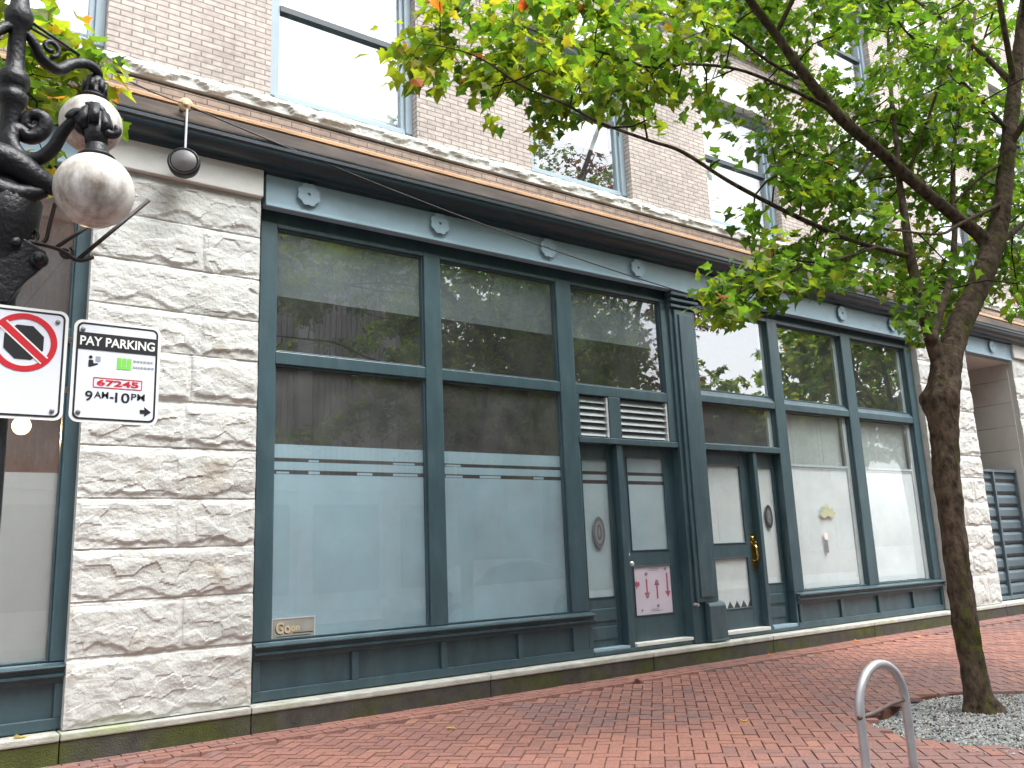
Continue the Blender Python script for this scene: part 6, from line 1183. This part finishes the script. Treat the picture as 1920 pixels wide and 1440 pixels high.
b_.build('small_print', M['grey_print'], S1)
b_ = MB(); ring_mesh(b_, rrect(x0 + .070, x1 - .058, z0 + .125, z0 + .162, .003, 2), rrect(x0 + .073, x1 - .061, z0 + .128, z0 + .159, .002, 2), SY - .002, SY - .001); b_.build('number_frame', M['red'], S1)
text_mesh(S1, 'zone_number', '67245', x0 + .082, SY - .0012, z0 + .133, .022, x1 - x0 - .152, M['red'], .03, .0)
text_mesh(S1, 'hours', '9', x0 + .047, SY - .0012, z0 + .076, .036, .024, M['black'], .014)
text_mesh(S1, 'hours', 'AM', x0 + .076, SY - .0012, z0 + .088, .024, .046, M['black'], .010)
text_mesh(S1, 'hours', '-', x0 + .127, SY - .0012, z0 + .089, .006, .012, M['black'], .010)
text_mesh(S1, 'hours', '10', x0 + .144, SY - .0012, z0 + .076, .036, .048, M['black'], .014)
text_mesh(S1, 'hours', 'PM', x0 + .197, SY - .0012, z0 + .088, .024, .046, M['black'], .010)
ax_, az_ = x0 + .228, z0 + .048
b_ = MB(); b_.prism_y([(ax_, az_ - .007), (ax_ + .016, az_ - .007), (ax_ + .014, az_ - .018), (ax_ + .038, az_), (ax_ + .014, az_ + .018), (ax_ + .016, az_ + .007), (ax_, az_ + .007)], SY - .002, SY - .001); b_.build('arrow', M['black'], S1)
bolts(S1, [(x0 + .028, z0 + .034), (x0 + .028, z1 - .036)])

x0, x1, z0, z1 = .155, .420, 1.914, 2.300
S2 = thing('no_stopping_sign', 'white no stopping sign with black octagon in a red slashed ring', 'sign', ((x0 + x1) / 2, SY, z0))
sign_panel(S2, x0, x1, z0, z1)
cx, cz, rr = .288, 2.177, .101
rz_ = .101
b_ = MB(); b_.prism_y([(cx + .064 * math.cos(R(22.5 + 45 * k)), cz + .064 * math.sin(R(22.5 + 45 * k))) for k in range(8)], SY - .0022, SY - .001); b_.build('octagon', M['black'], S2)
b_ = MB(); ring_mesh(b_, oval(cx, cz, rr, rz_, 0, 0, 64), oval(cx, cz, rr - .020, rz_ - .019, 0, 0, 64), SY - .0026, SY - .001); b_.build('ring', M['red'], S2)
d_ = Vector((1, -.92)).normalized(); n_ = Vector((-d_.y, d_.x))
def quad(hl, hw): return [(cx + d_.x * a_ * hl + n_.x * b2 * hw, cz + d_.y * a_ * hl + n_.y * b2 * hw) for a_, b2 in ((-1, -1), (1, -1), (1, 1), (-1, 1))]
b_ = MB(); b_.prism_y(quad(.088, .0165), SY - .0030, SY - .0023); b_.build('slash_edge', M['sign_edge'], S2)
b_ = MB(); b_.prism_y(quad(.090, .0115), SY - .0036, SY - .0031); b_.build('slash', M['red'], S2)
bolts(S2, [(x1 - .034, z0 + .032), (x1 - .034, z1 - .040), (x0 + .034, z0 + .032), (x0 + .034, z1 - .040)])
HB = thing('sign_bracket', 'thin steel strap between the two parking signs and the lamp pole', 'bracket', (.43, SY, 2.0))
for z in (2.02, 2.20):
    b_ = MB(); b_.box(.20, .60, SY + .031, SY + .040, z, z + .02); b_.build('strap', M['bolt'], HB)

# ================================================================== BIKE RACK
RK = thing('bike_rack', 'brushed steel hoop bike rack standing by the tree pit', 'bike rack', (4.48, -4.64, 0))
xa, xb, yr = 4.29, 4.74, -4.64
P = [(xa, yr, 0)] + [(xa, yr, z) for z in (.2, .40, .50)]
for k in range(1, 16):
    t = math.pi - math.pi * k / 16; P.append(((xa + xb) / 2 + (xb - xa) / 2 * math.cos(t), yr, .50 + .225 * math.sin(t)))
P += [(xb, yr, z) for z in (.50, .40, .2, 0)]
b_ = MB(); b_.tube(P, .0245, 16); b_.build('hoop', M['galv'], RK, smooth=True)
b_ = MB(); b_.tube([(xa - .032, yr - .01, .475), (xa + .1, yr - .005, .478), (xa + .3, yr + .004, .502), (xb + .01, yr, .512)], [.012, .014, .012, .012], 8); b_.build('crossbar', M['band'], RK, smooth=True)
for x in (xa, xb):
    b_ = MB(); b_.lathe([(.06, 0), (.06, .008), (.03, .012)], (x, yr, .0), (0, 0, 1), 18); b_.build('foot_plate', M['galv'], RK)

# ================================================================== TREES
def leaf_pts():
    half = [(0, 0), (.17, -.10), (.40, -.06), (.33, .10), (.62, .34), (.40, .40), (.36, .52), (.27, .50), (.20, .66), (0, 1.0)]
    return half
HALF = leaf_pts()
def leaf(mb, p, d, nrm, s, col):
    d = Vector(d).normalized(); nrm = Vector(nrm); sd = d.cross(nrm).normalized(); nrm = sd.cross(d).normalized()
    P = [(0, .36)] + HALF + [(-x, y) for x, y in HALF[-2:0:-1]]
    fold = ru(.05, .45); droop = ru(.05, .7)
    V = []
    for x, y in P:
        V.append(p + sd * (x * s) + d * (y * s) + nrm * (s * (abs(x) * fold - droop * y * y * .6)))
    n = len(P) - 1
    mb.add(V, [(0, 1 + i, 1 + (i + 1) % n) for i in range(n)], col)

def greens(autumn, YEL=0.0):
    t = rnd()
    if rnd() < autumn: 
        c = random.choice(((.34, .11, .025), (.30, .20, .03), (.22, .20, .03), (.26, .08, .03)))
        return tuple(x * ru(.75, 1.15) for x in c)
    c = Vector((.042, .100, .018)).lerp(Vector((.112, .190, .030)), t ** 1.1)
    if rnd() < .10 + 2.5 * autumn + YEL: c = c.lerp(Vector((.20, .22, .022)), .65)
    return tuple(c * ru(.75, 1.2))

def unpack(s): return [Vector([int(q) / 100 for q in t.split(',')]) for t in s.split()]

def grow(tree_name, label, limbs, sprays, seen, loc, autumn_at, leaf_n=(9, 13), leaf_s=(.062, .108), group=None, red=False):
    T = thing(tree_name, label, 'tree', loc, group)
    tr = MB(); nodes = []
    for k, L_ in limbs.items():
        K_ = 12 if L_[0][3] > .11 else 5
        P = ease([p[:3] for p in L_], K_); rad = []
        for i in range(len(L_) - 1):
            for q in range(K_): rad.append(L_[i][3] + (L_[i + 1][3] - L_[i][3]) * q / K_)
        rad.append(L_[-1][3])
        rad = [r_ * (.78 if k == 'trunk' else .72) for r_ in rad]
        thick = rad[0] > .10
        nseg = 44 if thick else (12 if rad[0] > .05 else 7)
        o = len(tr.v)
        tr.tube(P, rad, nseg)
        for i in range(o, len(tr.v)):                      # knots and swellings of the bark
            v = Vector(tr.v[i]); ring_i = (i - o) // nseg
            c = P[min(ring_i, len(P) - 1)]; dv = v - c
            a_ = 1 + .10 * mn.noise(v * 5) + ((.08 * mn.noise(v * 11) + .05 * mn.noise((v.x * 30, v.y * 30, v.z * 13)) + .03 * mn.noise((v.x * 62, v.y * 62, v.z * 34))) if thick else 0)
            if thick:
                kn_ = math.exp(-((v.z - 2.62) / .10) ** 2) * max(0, mn.noise((dv.x * 9, dv.y * 9, 2.0)) + .25) * .9
                a_ += kn_ + .30 * math.exp(-(v.z / .12) ** 2) * (1 + mn.noise((dv.x * 14, dv.y * 14, 7)))
            tr.v[i] = tuple(c + dv * a_)
        if k != 'trunk': nodes += [(p, r_) for p, r_ in zip(P, rad) if r_ < .075]
    tr.build('trunk', M['bark'], T, smooth=True)
    NP = np.array([tuple(p) for p, r_ in nodes]); NR = [r_ for p, r_ in nodes]
    SP = np.array([tuple(c) for c in sprays])
    dl = ((SP[:, None, :] - NP[None, :, :]) ** 2).sum(2).min(1)
    order = np.argsort(dl)
    ALL = np.vstack([NP, SP[order]]); ALLR = NR + [.0055] * len(order)
    tw = MB(); lf = MB()
    for i, oi in enumerate(order):                         # each spray springs from the nearest limb or earlier twig
        c = sprays[int(oi)]
        m_ = len(NP) + i
        d2 = ((ALL[:m_] - np.array(c)) ** 2).sum(1); d2[len(NP):] *= 1.35
        j = int(d2.argmin()); a_ = Vector(ALL[j])
        mid = a_.lerp(c, .5) + Vector((ru(-.12, .12), ru(-.12, .12), ru(-.04, .16))) * (c - a_).length
        r0_ = min(.009, ALLR[j] * .8); ALLR[m_] = max(.0025, r0_ * .62)
        tw.tube([a_, mid, c], [r0_, r0_ * .8, ALLR[m_]], 5, False)
        out = (c - a_); out.z *= .3
        if out.length < .05: out = Vector((ru(-1, 1), ru(-1, 1), 0))
        out.normalize()
        au = autumn_at(c)
        for k in range(random.randint(*leaf_n) + (1 if c.x > 5.5 and leaf_n[0] > 6 else 0)):
            t = ru(-.5, 1.0)
            p = c + out * (t * .12) + Vector((ru(-.11, .11), ru(-.11, .11), ru(-.13, .08)))
            d = Vector((ru(-1, 1), ru(-1, 1), ru(-.9, .15))) + out * .6
            nrm = Vector((ru(-.7, .7), ru(-.7, .7), 1.0))
            col = greens(au, .30 if c.x < 5 else 0)
            if red: col = (ru(.05, .13), ru(.018, .035), ru(.015, .03))
            leaf(lf, p, d, nrm, ru(*leaf_s), col)
    tag(tw.build('twig', M['bark_dark'], T, smooth=True, recalc=False), kind='stuff')
    lf.build('crown', M['leaf'], T, recalc=False)
    return T

def autumn_main(c):
    return .003 + .40 * max(0, min(1, (2.65 - c.x) / .5)) + .02 * (c.x < 3.6)
T1 = grow('maple_tree', 'green maple with a mossy trunk leaning over the red brick sidewalk', LIMBS, unpack(SPRAYS_A), SPRAYS_A_SEEN, (7.31, -3.77, 0), autumn_main)
LB_ = {'trunk': [(-2.4, -3.9, -.04, .19), (-2.38, -3.9, .06, .15), (-2.36, -3.9, 1.0, .125), (-2.32, -3.9, 2.2, .13), (-2.3, -3.9, 2.9, .14)],
       'a': [(-2.3, -3.9, 2.8, .11), (-2.0, -3.8, 3.6, .08), (-1.6, -3.6, 4.6, .06), (-1.3, -3.5, 5.8, .03)],
       'b': [(-2.3, -3.9, 2.8, .11), (-2.6, -4.1, 3.7, .08), (-3.0, -4.3, 4.9, .06), (-3.3, -4.4, 6.2, .03)],
       'c': [(-2.3, -3.9, 2.9, .10), (-2.3, -3.7, 4.0, .07), (-2.4, -3.3, 5.4, .05), (-2.4, -3.1, 6.6, .02)],
       'd': [(-2.1, -3.8, 3.4, .05), (-1.3, -3.6, 3.75, .035), (-.5, -3.45, 3.85, .022), (.05, -3.4, 3.75, .014), (.35, -3.35, 3.55, .007)],
       'e': [(-2.1, -3.85, 3.3, .05), (-1.4, -4.2, 3.9, .03), (-.8, -4.5, 4.3, .015)],
       'f': [(-2.5, -4.0, 3.4, .05), (-3.3, -3.6, 4.0, .03), (-3.9, -3.4, 4.3, .015)]}
T2 = grow('maple_tree', 'yellowing maple whose leaves hang in behind the street lamp', LB_, unpack(SPRAYS_B), SPRAYS_B_SEEN, (-2.4, -3.9, 0), lambda c: .07, leaf_n=(4, 6), leaf_s=(.065, .105))
# trees on the far side of the street (seen mirrored in the panes)
T4 = grow('maple_tree', 'dense street maple across the road opposite the doors', LB_, unpack(SPRAYS_B)[SPRAYS_B_SEEN:], 0, (-2.4, -3.9, 0), lambda c: .01, leaf_n=(9, 12), leaf_s=(.14, .21), group='street trees across the road')
T4.location = (17.0, -14.4, -.02); T4.rotation_euler = (0, 0, 1.0); T4.scale = (1.4, 1.4, 1.4)
far = [(13.4, 1.25, 4.0), (27.0, 1.52, 3.7), (33.5, 1.45, .4), (40.0, 1.65, 5.1)]
names = ['small dense maple in front of the grey ribbed building', 'dense maple third along the far kerb', 'dense maple fourth along the far kerb', 'farthest dense maple along the far kerb']
for (x, s_, rz), nm in zip(far, names):
    copy_thing(T4, nm, (x, -14.4, -.02), rz, s_, 'street trees across the road')

T3 = grow('maple_tree', 'tall dark red leaved tree across the road, mirrored in an upper window', LB_, unpack(SPRAYS_B), SPRAYS_B_SEEN, (-2.4, -3.9, 0), lambda c: 0, red=True)
T3.location = (20.6, -14.4, -.02); T3.scale = (2.2, 2.2, 2.2); T3.rotation_euler = (0, 0, 2.5)

# fallen leaves on the sidewalk
for i, (x, y, lb) in enumerate(((9.05, -.32, 'orange fallen leaf by the plinth below the right window'), (10.95, -.30, 'small orange fallen leaf farther along the plinth'), (5.72, -2.62, 'pale fallen leaf left of the tree pit'),
                                (11.9, -.62, 'pale fallen leaf behind the maple trunk'), (3.8, -1.15, 'tiny pale fallen leaf in the middle of the brick sidewalk'), (6.52, -.50, 'dark fallen leaf beside the wall below the left door'))):
    l_ = MB(); leaf(l_, Vector((x, y, .014 + .042 * max(0, 1 + y / 2.4))), (ru(-1, 1), ru(-1, 1), 0), (ru(-.3, .3), ru(-.3, .3), 1), .085, (.09, .04, .03) if 'dark' in lb else ((.40, .15, .06) if 'orange' in lb else (.45, .33, .22)))
    tag(l_.build('fallen_leaf', M['leaf'], recalc=False), lb, 'leaf', 'fallen leaves on the sidewalk')
l_ = MB(); leaf(l_, Vector((.80, -.12, .263)), (1, .4, 0), (0, 0, 1), .10, (.34, .25, .12)); tag(l_.build('fallen_leaf', M['leaf'], recalc=False), 'tan fallen leaf lying on the plinth ledge at the left', 'leaf', 'fallen leaves on the sidewalk')

sp_ = MB()
for i in range(70):
    x, y = ru(1.5, 14), ru(-4.3, -.4); r_ = ru(.004, .014); z = .004 + .042 * max(0, 1 + y / 2.4)
    if in_pit(x, y): continue
    P = []
    for k in range(7):
        t = 2 * math.pi * k / 7; P.append((x + r_ * ru(.6, 1.2) * math.cos(t), y + r_ * ru(.6, 1.2) * math.sin(t), z))
    g_ = random.choice((.5, .35, .06, .05, .2)); o_ = len(sp_.v)
    sp_.add(P + [(x, y, z + .004)], [(k, (k + 1) % 7, 7) for k in range(7)], (g_, g_ * .9, g_ * .8))
tag(sp_.build('sidewalk_litter', M['gravel'], recalc=False), 'tiny pale and dark specks of litter on the brick sidewalk', 'litter', kind='stuff')

# ================================================================== ACROSS THE STREET (mirrored in the windows)
O = thing('opposite_building', 'tall grey building with ribbed panels across the street', 'building', (2, -17.4, 0))
b_ = MB(); b_.box(-14, 15, -26, -17.5, -.3, 16.6); b_.build('wall', M['cream'], O)  # wall height raised to shut low sky off the lower shopfront
for x in range(-14, 16, 3):
    b_ = MB(); b_.box(x - .22, x + .22, -17.5, -17.28, -.1, 16.2); b_.build('pilaster', M['cream'], O)
for z in (3.6, 7.4, 11.0, 14.8):
    b_ = MB(); b_.box(-14, 15, -17.5, -17.22, z, z + .35); b_.build('band', M['cream'], O)
b_ = MB(); b_.box(-14.2, 15.2, -17.5, -17.0, 16.2, 16.75); b_.build('cornice', M['cream'], O)
for x in range(-14, 15, 3):
    for z0_, z1_ in ((3.95, 7.4), (7.75, 11.0), (11.35, 14.8)):
        b_ = MB(); k = x + .30
        while k < x + 2.7:
            b_.box(k, k + .10, -17.5, -17.42, z0_ + .1, z1_ - .1); k += .2
        b_.build('ribbed_panel', M['cream2'], O)
for x in range(-14, 15, 3):
    b_ = MB(); b_.box(x + .4, x + 2.6, -17.5, -17.45, .5, 3.2); b_.build('shop_window', M['grey_panes'], O)
O2 = thing('opposite_building', 'dark red brick building beyond the tall grey one across the street', 'building', (27, -20, 0))
b_ = MB(); b_.box(15.5, 44, -30, -20, -.3, 8.2); b_.box(15.3, 44.2, -20.3, -19.8, 7.9, 8.5); b_.build('wall', M['red_brick'], O2)
for i in range(9):
    for z in (1.0, 4.8):
        b_ = MB(); b_.box(16.4 + i * 3.1, 18.0 + i * 3.1, -20.0, -19.95, z, z + 2.2); b_.build('window', M['dark_glass'], O2)

# car passing on the road
def car(loc, label):
    C_ = thing('parked_car', label, 'car', loc)
    x0_, y0_, z0_ = loc
    prof = [(-2.2, .30), (-2.25, .55), (-2.18, .78), (-1.6, .88), (-1.15, .94), (-.55, 1.36), (.1, 1.50), (.75, 1.48), (1.35, 1.28), (1.85, .98), (2.2, .92), (2.25, .62), (2.2, .30)]
    V, F = [], []
    layers = [(-.86, .90), (-.90, 1.0), (-.60, 1.0), (.60, 1.0), (.90, 1.0), (.86, .90)]
    n = len(prof)
    for li, (yy, s_) in enumerate(layers):
        for (x, z) in prof:
            up_ = max(0, z - .92)
            y = yy * (1 - .22 * up_ / .58) if abs(yy) > .7 else yy
            V.append((x0_ + x * (1 if abs(yy) < .7 else .985), y0_ + y, z0_ + (.30 + (z - .30) * (1.0 if abs(yy) < .7 else .975))))
    for li in range(len(layers) - 1):
        for i in range(n):
            j = (i + 1) % n; F.append((li * n + i, li * n + j, (li + 1) * n + j, (li + 1) * n + i))
    F.append(tuple(range(n))); F.append(tuple((len(layers) - 1) * n + i for i in range(n))[::-1])
    b_ = MB(); b_.add(V, F); b_.build('body', M['car_paint'], C_, bevel=.04)
    for sgn in (-1, 1):
        b_ = MB()
        y = y0_ + sgn * .80
        P = [(-1.0, .97), (-.50, 1.32), (.08, 1.43), (.72, 1.41), (1.25, 1.24), (1.5, 1.02)]
        b_.prism_y([(x0_ + x, z0_ + z) for x, z in P], y - .06, y + .06); b_.build('side_window', M['dark_glass'], C_)
        for x in (-1.4, 1.4):
            b_ = MB(); b_.lathe([(.0, -.1), (.33, -.1), (.335, 0), (.33, .1), (0, .1)], (x0_ + x, y0_ + sgn * .80, z0_ + .335), (0, 1, 0), 28); wh = b_.build('wheel', M['rubber'], C_)
            b_ = MB(); b_.lathe([(0, .101), (.21, .101), (.22, .115), (.05, .125), (0, .125)], (x0_ + x, y0_ + sgn * .80, z0_ + .335), (0, sgn, 0), 20); b_.build('rim', M['galv'], wh)
        b_ = MB(); b_.box(x0_ - 2.26, x0_ - 2.08, y0_ + sgn * .72 - .14, y0_ + sgn * .72 + .14, z0_ + .62, z0_ + .76); b_.build('headlight', M['sign_edge'], C_)
        b_ = MB(); b_.box(x0_ + 2.08, x0_ + 2.26, y0_ + sgn * .72 - .14, y0_ + sgn * .72 + .14, z0_ + .70, z0_ + .86); b_.build('tail_light', M['red'], C_)
    return C_
car((10.7, -8.3, -.15), 'grey sedan on the road, mirrored in the frosted shop windows')
